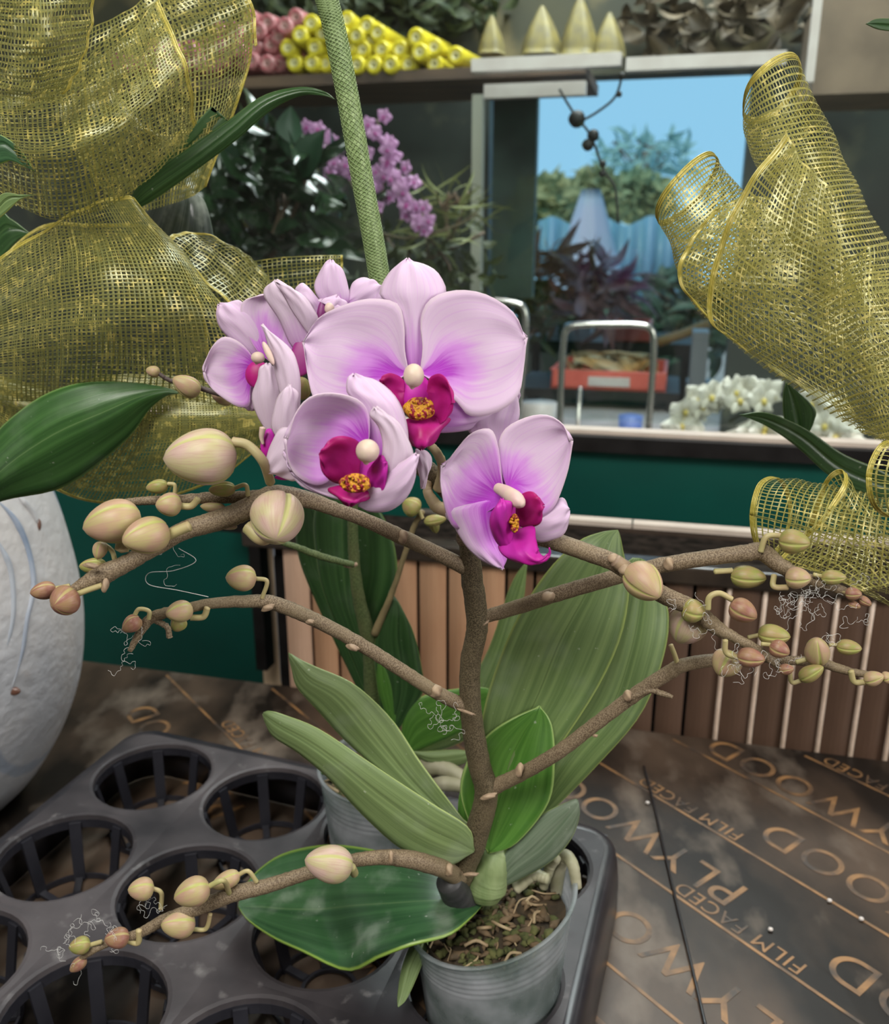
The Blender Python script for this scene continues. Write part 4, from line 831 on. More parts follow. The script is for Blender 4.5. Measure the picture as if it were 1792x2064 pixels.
zleaf(of, [[(975, 1822, .868)], [(930, 1780, .880), (935, 1815, .878), (950, 1850, .880)], [(870, 1750, .884), (870, 1815, .881), (905, 1885, .884)], [(790, 1722, .882), (790, 1820, .876), (830, 1905, .882)], [(700, 1705, .872), (710, 1825, .863), (765, 1930, .870)], [(640, 1705, .852), (650, 1832, .84), (700, 1957, .846)], [(570, 1722, .848), (580, 1832, .838), (610, 1918, .842)], [(520, 1755, .844), (530, 1828, .836), (550, 1890, .84)], [(488, 1795, .842), (492, 1828, .836), (500, 1855, .838)], [(480, 1828, .836)]], LEAFD, 'wide dark leaf lying low over the tray')
zleaf(of, [[(803, 2030, .822)], [(803, 2005, .826), (812, 2005, .828), (820, 2012, .826)], [(812, 1950, .838), (826, 1950, .842), (842, 1965, .838)], [(832, 1900, .85), (846, 1905, .854), (860, 1912, .85)], [(862, 1862, .86)]], LEAFG, 'small narrow leaf leaning against the pot')
stem(of, [(975, 1812, .512, 60), (978, 1790, .514, 84), (985, 1765, .515, 80), (998, 1735, .515, 58), (1015, 1700, .52, 36)], M('leaf_sheath', (.13, .19, .07), .55, (.21, .27, .12), 90, stretch=(1, 1, .2), bump=.3), 'leaf_sheath')
# aerial roots at the rim
for p in ([(1120, 1800, .53, 26), (1128, 1745, .53, 28), (1140, 1725, .528, 26), (1155, 1745, .52, 24), (1163, 1790, .515, 20)], [(1095, 1790, .525, 18), (1110, 1745, .525, 22), (1122, 1730, .52, 18)], [(1040, 1790, .52, 24), (1075, 1765, .52, 24), (1105, 1772, .515, 22)]): stem(of, p, M('aerial_root', (.36, .34, .24), .5, (.24, .24, .14), 60), 'aerial_root')
# ---- flowers
def column(parent, x, y, d, rx, ry, ang=0, tipy=0):
    g = Geo(); ellp(g, x, y, d, rx, ry, (rx+ry)/2, ang, seg=20, rings=14)
    ellp(g, x-3, y+ry*.85, d, rx*.28, ry*.32, rx*.3, ang); return build(g, 'column', COLUMN, parent)
def callus(parent, x, y, d, rx, ry):
    g = Geo(); ellp(g, x, y, d, rx, ry, ry*.7, seg=24, rings=14, lump=.06)
    for _ in range(26):
        a = rng.uniform(0, 6.28); r = rng.uniform(.2, .9); ellp(g, x+rx*r*math.cos(a), y+ry*r*math.sin(a), d-.0025, rng.uniform(2.5, 5), rng.uniform(2.5, 5), 6, seg=8, rings=5)
    return build(g, 'callus', CALLUS, parent)
def sepals(parent, lst, d0, label=None, mat=None, **k):
    g = Geo()
    for rows, dd, pg in lst: pt(None, rows, d0+dd, geo=g, pg=pg, **k)
    o = build(g, 'flower', mat or PETAL, parent)
    if label: o['label'] = label
    return o
# F1
d0 = .430
f1 = sepals(of, [([[(835, 765)], [(812, 722), (834, 722), (857, 722)], [(806, 672), (834, 675), (860, 668)], [(790, 618), (833, 620), (872, 608)], [(765, 592, .002), (830, 588), (899, 590, .002)], [(782, 552, .004), (828, 551, .002), (882, 553, .004)], [(803, 532, .005), (826, 533, .004), (852, 533, .005)], [(822, 523, .006)]], .004, pigf(.75, .62, 0)),
    ([[(852, 800)], [(885, 780), (875, 825), (848, 868)], [(930, 780), (925, 845), (880, 872)], [(985, 775, .004), (980, 835, .004), (935, 868, .004)], [(1030, 770, .006), (1020, 812, .006), (985, 856, .006)], [(1046, 782, .008), (1042, 800, .008), (1028, 832, .008)], [(1044, 806, .009)]], .008, pigf(.9, .9, 0)),
    ([[(820, 800)], [(800, 780), (790, 830), (800, 870)], [(740, 790), (745, 840), (780, 885)], [(690, 800), (705, 840), (740, 870)], [(680, 830)]], .008, pigf(.8, .8, 0))], d0, 'largest open flower facing the viewer')
pt(f1, [[(846, 752)], [(852, 700), (872, 740), (882, 775)], [(848, 645), (905, 715), (922, 812)], [(868, 603), (945, 705), (950, 839)], [(920, 585, .001), (985, 695), (1005, 830, .001)], [(980, 594, .003), (1022, 690, .002), (1045, 796, .003)], [(1035, 630, .005), (1048, 690, .004), (1056, 742, .005)], [(1060, 680, .006)]], d0, pg=lambda u, v: np.clip(1.25*(1-v/.62)*np.exp(-((u-.62)/.30)**2), 0, 1), bulge=-.005)
pt(f1, [[(824, 752)], [(816, 705), (800, 745), (788, 775)], [(815, 655), (765, 722), (738, 815)], [(800, 612), (720, 712), (690, 840)], [(745, 603, .001), (680, 700), (655, 840, .001)], [(690, 616, .003), (645, 700, .002), (632, 805, .003)], [(640, 642, .005), (625, 695, .004), (618, 748, .005)], [(611, 690, .006)]], d0, pg=lambda u, v: np.clip(1.25*(1-v/.62)*np.exp(-((u-.62)/.30)**2), 0, 1), bulge=-.005)
g = Geo(); ellp(g, 838, 795, .427, 34, 42, 20); lp = build(g, 'lip', LIPV, f1); lp['label'] = 'magenta lip with yellow centre'
pt(lp, [[(860, 790)], [(866, 762), (880, 800), (858, 852)], [(886, 755, -.006), (900, 800, -.004), (878, 858, -.006)], [(906, 775, -.012), (912, 808, -.010), (900, 845, -.012)], [(912, 812, -.014)]], .424, 'lip_lobe', LIP, bulge=.0)
pt(lp, [[(815, 790)], [(812, 765), (798, 790), (818, 830)], [(790, 752, -.006), (782, 785, -.004), (800, 825, -.006)], [(772, 758, -.010), (770, 775, -.010), (782, 800, -.010)], [(766, 768, -.012)]], .424, 'lip_lobe', LIP)
pt(lp, [[(846, 842, -.004)], [(815, 848, -.006), (850, 852, -.008), (907, 843, -.004)], [(816, 875, -.010), (852, 880, -.012), (890, 868, -.008)], [(828, 897, -.012), (852, 899, -.014), (872, 892, -.010)], [(850, 905, -.012)]], .425, 'lip_lobe', LIP)
callus(lp, 845, 824, .414, 32, 24); column(f1, 834, 757, .405, 21, 24)
# F2
d0 = .395
f2 = sepals(of, [([[(770, 925)], [(742, 880), (780, 890), (815, 950)], [(738, 840), (775, 848), (824, 900)], [(718, 812, .002), (768, 812), (818, 848, .002)], [(698, 790, .005), (742, 785, .003), (795, 800, .005)], [(700, 765, .007), (728, 766, .006), (757, 766, .007)], [(714, 756, .008)]], .006, pigf(.6, .7, 0)),
    ([[(745, 990)], [(670, 945), (690, 985), (735, 1015)], [(610, 925), (635, 980), (690, 1010)], [(580, 908, -.003), (600, 965, -.003), (640, 993, -.003)], [(573, 905, -.006), (580, 935, -.006), (600, 970, -.006)], [(573, 915, -.007)]], .006, pigf(.5, .6, 0)),
    ([[(722, 1020)], [(742, 975), (745, 1003), (748, 1032)], [(768, 956, -.003), (782, 990, -.004), (785, 1030, -.003)], [(800, 936, -.006), (815, 968, -.007), (815, 1005, -.006)], [(830, 917, -.008), (836, 937, -.008), (836, 962, -.008)], [(840, 915, -.008)]], -.008, pigf(.2, .2, 0))], d0, 'lower front flower, cupped, turned to the left')
pt(f2, [[(742, 900)], [(745, 868), (722, 885), (705, 915)], [(742, 832), (690, 865), (668, 965)], [(720, 805, -.002), (655, 860, .002), (640, 978)], [(672, 794, -.004), (622, 858, .002), (612, 970, -.002)], [(625, 803, -.006), (598, 862, -.001), (590, 952, -.004)], [(592, 838, -.008), (583, 882, -.004), (580, 922, -.006)], [(576, 884, -.008)]], d0, pg=pigf(.75, 1.0, .4), bulge=-.006)
pt(f2, [[(782, 1000)], [(768, 945), (790, 955), (812, 975)], [(772, 895), (800, 905), (834, 925)], [(762, 862), (792, 862), (818, 880)], [(746, 838), (770, 835), (798, 846)], [(757, 822)]], d0-.012, mat=PETALW, pg=pigf(.4, .5, .2), bulge=.003)
g = Geo(); ellp(g, 735, 950, .400, 50, 48, 20); lp = build(g, 'lip', LIPV, f2)
pt(lp, [[(722, 968)], [(728, 900), (700, 935), (690, 975)], [(700, 880, -.006), (668, 920, -.004), (668, 970, -.004)], [(668, 884, -.010), (650, 918, -.009), (655, 955, -.008)], [(644, 915, -.012)]], .393, 'lip_lobe', LIP)
pt(lp, [[(745, 990)], [(742, 950), (755, 970), (762, 1002)], [(765, 918, -.005), (772, 950, -.005), (775, 988, -.005)], [(778, 930, -.007)]], .386, 'lip_lobe', LIPV)
pt(lp, [[(715, 975)], [(662, 985, -.002), (715, 998, -.003), (755, 985, -.002)], [(680, 1005, -.005), (712, 1012, -.006), (740, 1006, -.005)], [(705, 1018, -.006)]], .390, 'lip_lobe', LIP)
callus(lp, 716, 974, .380, 32, 20); column(f2, 741, 909, .376, 24, 24)
# F3
d0 = .430
f3 = sepals(of, [([[(1018, 990)], [(1000, 940), (1015, 940), (1027, 940)], [(975, 890), (1000, 890), (1026, 885)], [(944, 868), (990, 850), (1038, 862)], [(955, 830), (1000, 820), (1046, 835)], [(1000, 800), (1025, 800), (1043, 800)], [(1035, 790)]], .012, pigf(.7, .8, 0)),
    ([[(1003, 1005)], [(902, 1030), (955, 1020), (1008, 1018)], [(915, 1062), (960, 1060), (1006, 1058)], [(937, 1098, -.002), (972, 1095), (1013, 1092)], [(965, 1125, -.004), (990, 1120, -.003), (1019, 1113, -.002)], [(992, 1141, -.005), (1006, 1137, -.005), (1019, 1128, -.004)], [(1014, 1147, -.006)]], .0, lambda u, v: np.clip(1.1*u*(1-.55*v), 0, 1)),
    ([[(1055, 1050)], [(1072, 1035), (1085, 1055), (1080, 1090)], [(1105, 1022), (1118, 1050), (1112, 1088)], [(1132, 1003), (1141, 1038), (1137, 1074)], [(1147, 1028)]], .006, pigf(.3, .4, 0))], d0, 'right-hand flower turned to the right, above the forked stem')
pt(f3, [[(1018, 1008)], [(1012, 965), (985, 990), (960, 1048)], [(1005, 905), (948, 970), (922, 1066)], [(990, 866), (928, 950), (903, 1044)], [(955, 872), (912, 935), (890, 1000)], [(922, 905), (898, 945), (887, 972)], [(892, 938)]], d0-.002, pg=pigf(.8, 1.0, .4), bulge=-.004)
pt(f3, [[(1024, 990)], [(1012, 955), (1035, 965), (1045, 990)], [(1003, 905), (1055, 940), (1078, 1040)], [(1018, 865), (1080, 920), (1112, 1028)], [(1060, 842), (1112, 900), (1132, 990)], [(1102, 838), (1135, 885), (1147, 945)], [(1136, 857), (1147, 882), (1151, 912)], [(1151, 888)]], d0+.002, pg=pigf(.55, 1.0, .5), bulge=-.004)
g = Geo(); ellp(g, 1032, 1040, .424, 24, 34, 16); lp = build(g, 'lip', LIPV, f3)
pt(lp, [[(1040, 1055)], [(1042, 1008), (1062, 1035), (1058, 1064)], [(1060, 992, -.004), (1080, 1022, -.005), (1080, 1060, -.004)], [(1080, 994, -.007), (1092, 1020, -.008), (1090, 1047, -.007)], [(1094, 1020, -.008)]], .418, 'lip_lobe', LIP)
pt(lp, [[(1030, 1108)], [(1002, 1095), (1020, 1085), (1034, 1070)], [(988, 1062, -.005), (1010, 1052, -.006), (1032, 1035, -.004)], [(992, 1030, -.008), (1012, 1022, -.009), (1030, 1015, -.006)], [(1012, 1006, -.008)]], .412, 'lip_lobe', LIPV)
pt(lp, [[(1035, 1070)], [(1005, 1098), (1040, 1085), (1075, 1060)], [(1018, 1122, -.006), (1050, 1112, -.007), (1080, 1085, -.006)], [(1055, 1138, -.010), (1072, 1130, -.011), (1085, 1112, -.010)], [(1085, 1136, -.012), (1092, 1130, -.012), (1097, 1122, -.012)], [(1107, 1118, -.013)]], .414, 'lip_lobe', LIPV)
g = Geo(); tube(g, [(1080, 1130, .403, 9), (1098, 1128, .402, 9), (1108, 1115, .401, 6), (1107, 1104, .40, 3)], seg=8); tube(g, [(1078, 1124, .403, 6), (1082, 1114, .402, 4), (1086, 1106, .401, 2)], seg=8); build(g, 'lip_tendril', LIPV, lp)
callus(lp, 1037, 1055, .408, 9, 20); 
g = Geo(); tube(g, [(1004, 984, .425, 22), (1020, 992, .418, 28), (1037, 1004, .410, 33), (1048, 1013, .406, 26), (1054, 1018, .404, 12)], seg=16); build(g, 'column', COLUMN, f3)
# F4
d0 = .468
f4 = sepals(of, [([[(530, 728)], [(497, 712), (512, 690), (530, 680)], [(462, 682), (485, 655), (510, 635)], [(441, 657), (460, 632), (490, 612)], [(435, 635), (450, 617), (475, 607)], [(443, 614)]], .004, pigf(.4, .6, 0)),
    ([[(520, 745)], [(495, 760), (500, 790), (530, 800)], [(478, 785), (490, 805), (525, 812)], [(485, 812), (500, 820), (525, 822)], [(505, 826)]], .004, pigf(.4, .6, 0))], d0, 'left rear flower against the gold mesh')
pt(f4, [[(545, 730)], [(512, 700), (540, 690), (572, 735)], [(488, 645), (540, 645), (598, 745)], [(488, 612), (545, 620), (602, 700)], [(510, 599), (545, 602), (585, 645)], [(525, 596), (545, 598), (563, 613)], [(540, 595)]], d0+.001, pg=pigf(.6, .9, .5), bulge=-.003)
pt(f4, [[(518, 742)], [(505, 712), (492, 738), (505, 785)], [(480, 688), (460, 742), (502, 818)], [(450, 680), (432, 742), (475, 818)], [(426, 702), (420, 744), (436, 792)], [(412, 732), (414, 752), (418, 772)], [(411, 750)]], d0-.001, pg=pigf(.55, 1, .5), bulge=-.003)
g = Geo(); ellp(g, 520, 755, .463, 26, 28, 12); lp = build(g, 'lip', LIP, f4)
column(f4, 520, 721, .452, 14, 12)
# F7
d0 = .462
f7 = sepals(of, [([[(640, 735)], [(590, 700), (610, 690), (630, 700)], [(562, 645), (592, 630), (622, 660)], [(535, 602), (570, 600), (603, 620)], [(534, 580), (560, 575), (593, 587)], [(556, 565)]], 0, pigf(.75, .9, 0)),
    ([[(622, 672)], [(598, 640), (620, 640), (642, 645)], [(578, 608), (602, 603), (628, 618)], [(563, 584), (578, 578), (604, 592)], [(557, 566)]], -.005, pigf(.1, .2, 0))], d0, 'rear flower seen edge on, between the left rear and topmost flowers', mat=PETALW)
g = Geo(); ellp(g, 612, 715, .459, 26, 45, 8, 15); build(g, 'lip', M('lip_dark', (.22, .01, .14), .5, (.3, .02, .2), 60), f7)
# F6
d0 = .474
f6 = sepals(of, [([[(685, 640)], [(650, 612), (676, 605), (704, 605)], [(634, 580), (667, 575), (702, 578)], [(643, 548), (668, 545), (692, 550)], [(654, 532), (669, 531), (682, 535)], [(668, 526)]], .002, pigf(.6, .6, 0))], d0, 'topmost rear flower behind the largest one')
pt(f6, [[(685, 618)], [(702, 590), (718, 600), (728, 615)], [(712, 568), (740, 585), (762, 612)], [(738, 560), (756, 572), (772, 594)], [(768, 577)]], d0+.004, pg=pigf(.4, .6, .3))
pt(f6, [[(665, 640)], [(640, 602), (642, 622), (645, 652)], [(613, 570), (622, 600), (640, 645)], [(598, 580), (608, 602), (622, 630)], [(598, 595)]], d0, pg=pigf(.6, .6, .3))
pt(f6, [[(712, 640)], [(655, 605), (680, 615), (705, 640)], [(640, 606), (662, 618), (690, 645)], [(650, 602), (672, 603), (700, 612)], [(680, 598)]], d0-.006, pg=pigf(.1, .3, .3))
g = Geo(); ellp(g, 648, 628, .465, 9, 26, 6, 10); build(g, 'lip', M('lip_plum', (.14, .01, .10), .5, (.2, .02, .16), 60), f6); column(f6, 664, 622, .458, 10, 12)
# F5
d0 = .432
f5 = sepals(of, [([[(598, 890)], [(578, 845), (590, 845), (603, 845)], [(558, 770), (582, 770), (606, 770)], [(545, 712), (570, 715), (598, 730)], [(536, 682), (554, 684), (578, 700)], [(528, 654)]], 0, pigf(.15, .3, 0)),
    ([[(548, 885)], [(520, 840), (545, 845), (568, 845)], [(508, 800), (540, 800), (568, 790)], [(517, 765), (540, 758), (562, 768)], [(524, 744), (540, 737), (554, 744)], [(540, 735)]], .004, pigf(.1, .2, 0))], d0, 'pale flower seen from the side, left of the largest one', mat=PETALW)
pt(f5, [[(580, 905)], [(548, 865), (572, 870), (598, 872)], [(552, 825), (575, 825), (600, 820)], [(565, 792), (582, 790), (600, 795)], [(584, 776)]], d0-.006, mat=PETALW, pg=pigf(.1, .2, 0))
pt(f5, [[(612, 870)], [(568, 862), (590, 890), (608, 930)], [(548, 892), (570, 925), (600, 965)], [(535, 925), (552, 948), (578, 964)], [(535, 950)]], d0-.010, mat=PETALW, pg=pigf(.1, .2, 0))
g = Geo(); ellp(g, 540, 893, .428, 15, 30, 10, 8); ellp(g, 575, 962, .428, 22, 6, 6); lp = build(g, 'lip', LIPV, f5)
g = Geo(); tube(g, [(530, 862, .424, 14), (527, 880, .424, 10), (530, 895, .424, 6)], seg=8); build(g, 'lip_tendril', COLUMN, lp)
g = Geo(); ellp(g, 541, 712, .428, 7, 26, 6, -25); build(g, 'column', COLUMN, f5)
pt(of, [[(838, 905)], [(838, 925), (850, 925), (862, 910)], [(845, 965), (860, 955), (868, 935)], [(852, 985)]], .428, 'petal', PETALW, pg=pigf(.1, .2, 0))
# flower stalks
for p in ([(862, 890, .435, 16), (885, 920, .44, 19), (892, 950, .45, 20), (884, 985, .455, 24)], [(905, 1030, .45, 26), (880, 1020, .452, 26), (862, 990, .455, 20), (865, 965, .458, 16)]): stem(of, p, PEDW, 'flower_stalk')
# buds: base, tip, width, material, stalk
B = [((476, 918, .418), (328, 925, .408), 118, BUDP, [(468, 890), (500, 898), (530, 930), (545, 972, .43)], PEDW, 20),
 ((560, 1010, .425), (556, 1088, .400), 112, BUDP, [(500, 1062, .425), (530, 1085, .42), (565, 1060, .42)], PED, 30),
 ((284, 1040, .412), (166, 1066, .402), 92, BUD, [(250, 1085), (245, 1110, .41)], PED, 28),
 ((338, 1070, .405), (246, 1092, .390), 78, BUD, [(335, 1080), (370, 1065), (382, 1060)], PED, 22),
 ((365, 1016, .422), (313, 1018, .416), 50, BUD, [(362, 1020), (385, 1020), (400, 1005)], PED, 14),
 ((338, 978, .43), (294, 984, .43), 30, BUDG, [(338, 975), (352, 978), (352, 1000)], PED, 8),
 ((474, 984, .43), (420, 988, .43), 32, BUDG, [(472, 984), (495, 978), (500, 1000)], PED, 9),
 ((455, 1026, .435), (403, 1020, .435), 24, BUD, None, None, 9), ((478, 1062, .43), (430, 1060, .43), 14, BUDP, None, None, 9),
 ((113, 1186, .405), (60, 1196, .40), 38, BUDR, [(110, 1188), (140, 1182)], PED, 12), ((148, 1202, .40), (108, 1222, .388), 64, BUDR, [(150, 1200), (175, 1190), (205, 1180)], PED, 12),
 ((214, 1140, .415), (159, 1142, .415), 34, BUDG, None, None, 9), ((206, 1092, .413), (196, 1128, .41), 30, BUD, [(206, 1095), (225, 1110), (232, 1130)], PED, 10),
 ((516, 1166, .455), (454, 1164, .45), 55, BUD, [(514, 1166), (538, 1172), (528, 1206)], PED, 9), ((386, 1228, .445), (334, 1238, .435), 46, BUD, [(384, 1245), (410, 1243), (418, 1225)], PED, 13), ((368, 1245, .452), (350, 1272, .45), 34, BUDG, None, None, 8),
 ((282, 1245, .44), (248, 1272, .437), 36, BUDR, [(270, 1243), (280, 1228), (300, 1232), (300, 1248)], PED, 9),
 ((708, 1748, .452), (614, 1733, .445), 76, BUDP, [(708, 1748), (714, 1760, .462)], PED, 18), ((422, 1786, .44), (350, 1812, .434), 60, BUD, [(418, 1788), (450, 1775), (462, 1800, .452)], PED, 11),
 ((483, 1762, .458), (426, 1788, .452), 36, BUD, [(478, 1765), (500, 1756), (518, 1778)], PED, 9), ((392, 1864, .448), (324, 1864, .44), 54, BUD, [(388, 1873), (415, 1872), (424, 1842)], PED, 9),
 ((310, 1790, .442), (257, 1794, .437), 47, BUD, [(306, 1790), (325, 1800), (324, 1832)], PED, 9), ((260, 1888, .443), (210, 1894, .437), 42, BUDR, [(255, 1895), (278, 1900), (280, 1875)], PED, 12),
 ((182, 1902, .44), (138, 1910, .436), 36, BUDG, [(180, 1905), (205, 1898)], PED, 9), ((172, 1932, .44), (141, 1958, .437), 26, BUDR, None, None, 8),
 ((1570, 1088, .445), (1634, 1096, .438), 52, BUDG, [(1576, 1080), (1545, 1082), (1533, 1112)], PED, 12), ((1473, 1160, .452), (1546, 1166, .448), 48, BUDG, [(1476, 1150), (1440, 1152)], PED, 12),
 ((1583, 1164, .44), (1636, 1166, .435), 46, BUD, [(1588, 1184), (1560, 1182), (1560, 1160, .445)], PED, 12), ((1655, 1164, .44), (1707, 1164, .436), 32, BUDG, [(1658, 1162), (1640, 1158)], PED, 9),
 ((1704, 1196, .44), (1738, 1198, .435), 28, BUDR, [(1708, 1195), (1690, 1188)], PED, 10), ((1730, 1205, .44), (1757, 1220, .438), 20, BUDR, None, None, 8), ((1710, 1216, .44), (1735, 1224, .438), 18, BUDR, None, None, 8),
 ((1272, 1146, .428), (1328, 1204, .408), 76, BUD, [(1240, 1130), (1265, 1150)], BRACT, 28), ((1402, 1232, .438), (1366, 1296, .436), 80, BUDP, [(1352, 1300, .462), (1360, 1320, .462), (1368, 1345, .463)], PED, 10),
 ((1375, 1228, .424), (1422, 1236, .424), 50, BUDG, None, None, 8), ((1472, 1218, .42), (1526, 1246, .413), 50, BUDR, [(1475, 1208), (1450, 1196), (1430, 1204), (1427, 1228)], PED, 12),
 ((1528, 1276, .425), (1594, 1284, .42), 44, BUDG, [(1530, 1280), (1508, 1285)], PED, 9), ((1552, 1300, .415), (1592, 1318, .41), 38, BUDR, [(1555, 1300), (1535, 1298)], PED, 9),
 ((1486, 1322, .415), (1543, 1330, .410), 42, BUDR, [(1488, 1326), (1464, 1316), (1462, 1290)], PED, 11), ((1478, 1314, .43), (1448, 1362, .425), 62, BUD, None, None, 8), ((1572, 1350, .415), (1600, 1348, .41), 24, BUDR, None, None, 8),
 ((1648, 1334, .445), (1646, 1288, .437), 50, BUD, [(1640, 1325), (1605, 1335)], PED, 10), ((1686, 1302, .445), (1738, 1308, .44), 33, BUDG, [(1690, 1300), (1672, 1300)], PED, 7),
 ((1612, 1368, .44), (1660, 1344, .435), 34, BUDG, [(1614, 1372), (1596, 1375), (1592, 1350)], PED, 9), ((1742, 1372, .44), (1782, 1362, .436), 32, BUD, [(1745, 1375), (1722, 1374), (1715, 1352)], PED, 12), ((1778, 1368, .44), (1800, 1362, .438), 26, BUD, None, None, 8),
 ((600, 800, .455), (612, 762, .45), 46, BUDG, None, None, 8)]
for b_, t_, w_, m_, pd, pm, pw in B: bud(of, b_, t_, w_, m_, pd, pm, pw, rot=rng.uniform(0, 2))
def wisps(parent, cx, cy, d, rx, ry, n, seed):
    r = np.random.default_rng(seed); g = Geo()
    for _ in range(n):
        q = np.array([cx+r.uniform(-rx, rx), cy+r.uniform(-ry, ry), d]); dirn = r.uniform(0, 6.28); pts = []
        for k in range(16):
            pts.append(P(*q)); dirn += r.uniform(-1.5, 1.9); q = q+np.array([math.cos(dirn)*6, math.sin(dirn)*6, r.uniform(-.001, .001)])
        tube_w(g, cr(pts, 60), .00009, 4)
    o = build(g, 'cotton_fibres', M('cotton_fibre', (.6, .6, .58), .7), parent); o['kind'] = 'stuff'
for a in ((1650, 1210, .437, 90, 20, 20, 1), (1520, 1350, .412, 50, 15, 10, 2), (1400, 1250, .42, 60, 30, 6, 3), (180, 1900, .435, 60, 50, 12, 4), (300, 1800, .44, 60, 40, 4, 5), (265, 1290, .438, 40, 30, 6, 6), (900, 1450, .47, 35, 25, 8, 7), (370, 1120, .42, 20, 20, 2, 8), (1700, 1260, .44, 60, 40, 5, 9)): wisps(of, *a)
g = Geo(); tube_w(g, cr([P(360, 1105, .42), P(395, 1130, .42), P(350, 1150, .42), P(300, 1155, .42), P(300, 1178, .425), P(360, 1190, .43), P(420, 1203, .435)], 60), .0002, 5); o = build(g, 'cotton_fibres', bpy.data.materials['cotton_fibre'], of); o['kind'] = 'stuff'

# ---- rear potted orchid
ob = thing('potted_orchid', (-.05, .675, TZ+.003), 'second orchid without open flowers, in a clear pot behind the front one', 'orchid')
pb = A0+U*2+V_*0.0
pot(ob, (pb[0]-.002, pb[1]+.002), .0545, .872, tilt=(-.05, 0))
stem(ob, [(760, 1530, .67, 34), (752, 1420, .67, 34), (745, 1300, .665, 32), (722, 1200, .66, 26), (712, 1100, .655, 22), (712, 1000, .65, 20), (712, 900, .65, 18)], STEMG, 'main_stem')
stem(ob, [(755, 1278, .66, 17), (790, 1195, .655, 12), (815, 1120, .65, 11), (835, 1060, .645, 11), (852, 1030, .643, 12)], M('tan_twig', (.26, .20, .10), .6, (.18, .14, .07), 80))
stem(ob, [(712, 1138, .60, 12), (650, 1122, .59, 15), (590, 1100, .58, 13), (540, 1085, .575, 11)], STEMG)
stem(ob, [(720, 1138, .60, 8), (700, 1138, .60, 14), (690, 1132, .60, 10)], BRACT, 'bract')
bud(ob, (845, 1030, .64), (812, 1010, .64), 42, BUDG, [(845, 1030), (852, 1045)], PED, 8); bud(ob, (855, 1052, .64), (900, 1045, .64), 24, BUDG); bud(ob, (872, 1045, .65), (880, 1075, .65), 22, BUDG)
LB = [([[(760, 1510)], [(735, 1420), (750, 1430), (775, 1440)], [(650, 1240, .0), (690, 1250), (735, 1290)], [(605, 1130), (640, 1140), (690, 1150)], [(598, 1060), (630, 1050), (665, 1055)], [(620, 1010)]], .69, LEAFX),
 ([[(770, 1490)], [(720, 1350), (745, 1360), (780, 1380)], [(655, 1200), (700, 1220), (765, 1280)], [(635, 1100), (690, 1110), (800, 1180)], [(635, 1030), (690, 1020), (790, 1080)], [(660, 990), (700, 980), (745, 1000)], [(700, 960)]], .68, LEAFX),
 ([[(780, 1500)], [(760, 1380), (810, 1390), (850, 1400)], [(755, 1300), (800, 1290), (850, 1350)], [(775, 1230), (800, 1220), (830, 1270)], [(785, 1190)]], .66, LEAFX),
 ([[(800, 1500)], [(765, 1400), (778, 1400), (800, 1400)], [(760, 1350), (770, 1345), (785, 1360)], [(765, 1320)]], .66, LEAFB),
 ([[(790, 1500)], [(830, 1460), (845, 1490), (850, 1520)], [(910, 1420), (930, 1450), (950, 1480)], [(980, 1320), (990, 1350), (1000, 1380)], [(1030, 1180), (1040, 1200), (1050, 1230)], [(1062, 1130)]], .69, LEAF),
 ([[(810, 1530)], [(815, 1440), (840, 1470), (850, 1510)], [(860, 1400), (900, 1440), (920, 1480)], [(960, 1385), (970, 1410), (985, 1440)], [(1000, 1395)]], .66, LEAFB),
 ([[(830, 1515)], [(860, 1515), (870, 1530), (880, 1545)], [(920, 1512), (925, 1525), (930, 1540)], [(955, 1518)]], .65, LEAFG),
 ([[(670, 1560)], [(655, 1545), (665, 1550), (680, 1560)], [(648, 1560)]], .66, LEAFB)]
for rows, d, m_ in LB: leafp(ob, rows, d, m_, .004)
for p in ([(820, 1560, .655, 30), (870, 1545, .65, 34), (920, 1560, .64, 30), (960, 1600, .63, 24)], [(840, 1600, .64, 20), (890, 1580, .635, 30), (940, 1585, .63, 26)]): stem(ob, p, bpy.data.materials['aerial_root'], 'aerial_root')
# ---- twig with small buds above the large left leaf
tw = thing('orchid_twig', P(440, 800, .52), 'thin dark twig with two small dried buds over the large left leaf', 'twig')
stem(tw, [(470, 800, .52, 14), (430, 790, .52, 12), (390, 778, .52, 10), (345, 768, .52, 9), (318, 752, .52, 8)], M('dark_twig', (.06, .04, .035), .6), 'stem'); bud(tw, (402, 792, .515), (348, 762, .51), 44, BUD); bud(tw, (322, 752, .52), (294, 745, .52), 24, BUD); bud(tw, (470, 808, .53), (425, 790, .53), 34, BUD)
# ---- arrangement in the vase: large leaves and the netted stake
vl = thing('leafy_arrangement', VC+Z*.33, 'long dark green leaves rising from the white vase around gold mesh bows', 'foliage')
leafp(vl, [[(-80, 1060)], [(-30, 905), (-10, 960, -.01), (0, 1010)], [(60, 815), (100, 880, -.012), (130, 980)], [(150, 775), (210, 830, -.010), (250, 890)], [(250, 771), (280, 800, -.006), (300, 825)], [(320, 780), (330, 788, -.002), (335, 797)], [(362, 792)]], .56, LEAFL, .0, label='broad glossy leaf lying over the lower bow')
leafp(vl, [[(250, 430)], [(285, 370), (300, 385, -.004), (305, 405)], [(380, 300), (395, 320, -.004), (400, 338)], [(460, 245), (470, 262, -.003), (478, 280)], [(530, 195), (535, 208, -.003), (545, 222)], [(600, 178), (602, 184, -.002), (606, 192)], [(650, 183), (650, 188), (652, 193)], [(678, 202)]], .60, LEAFX, .0, label='long thin leaf arching to the green stake')
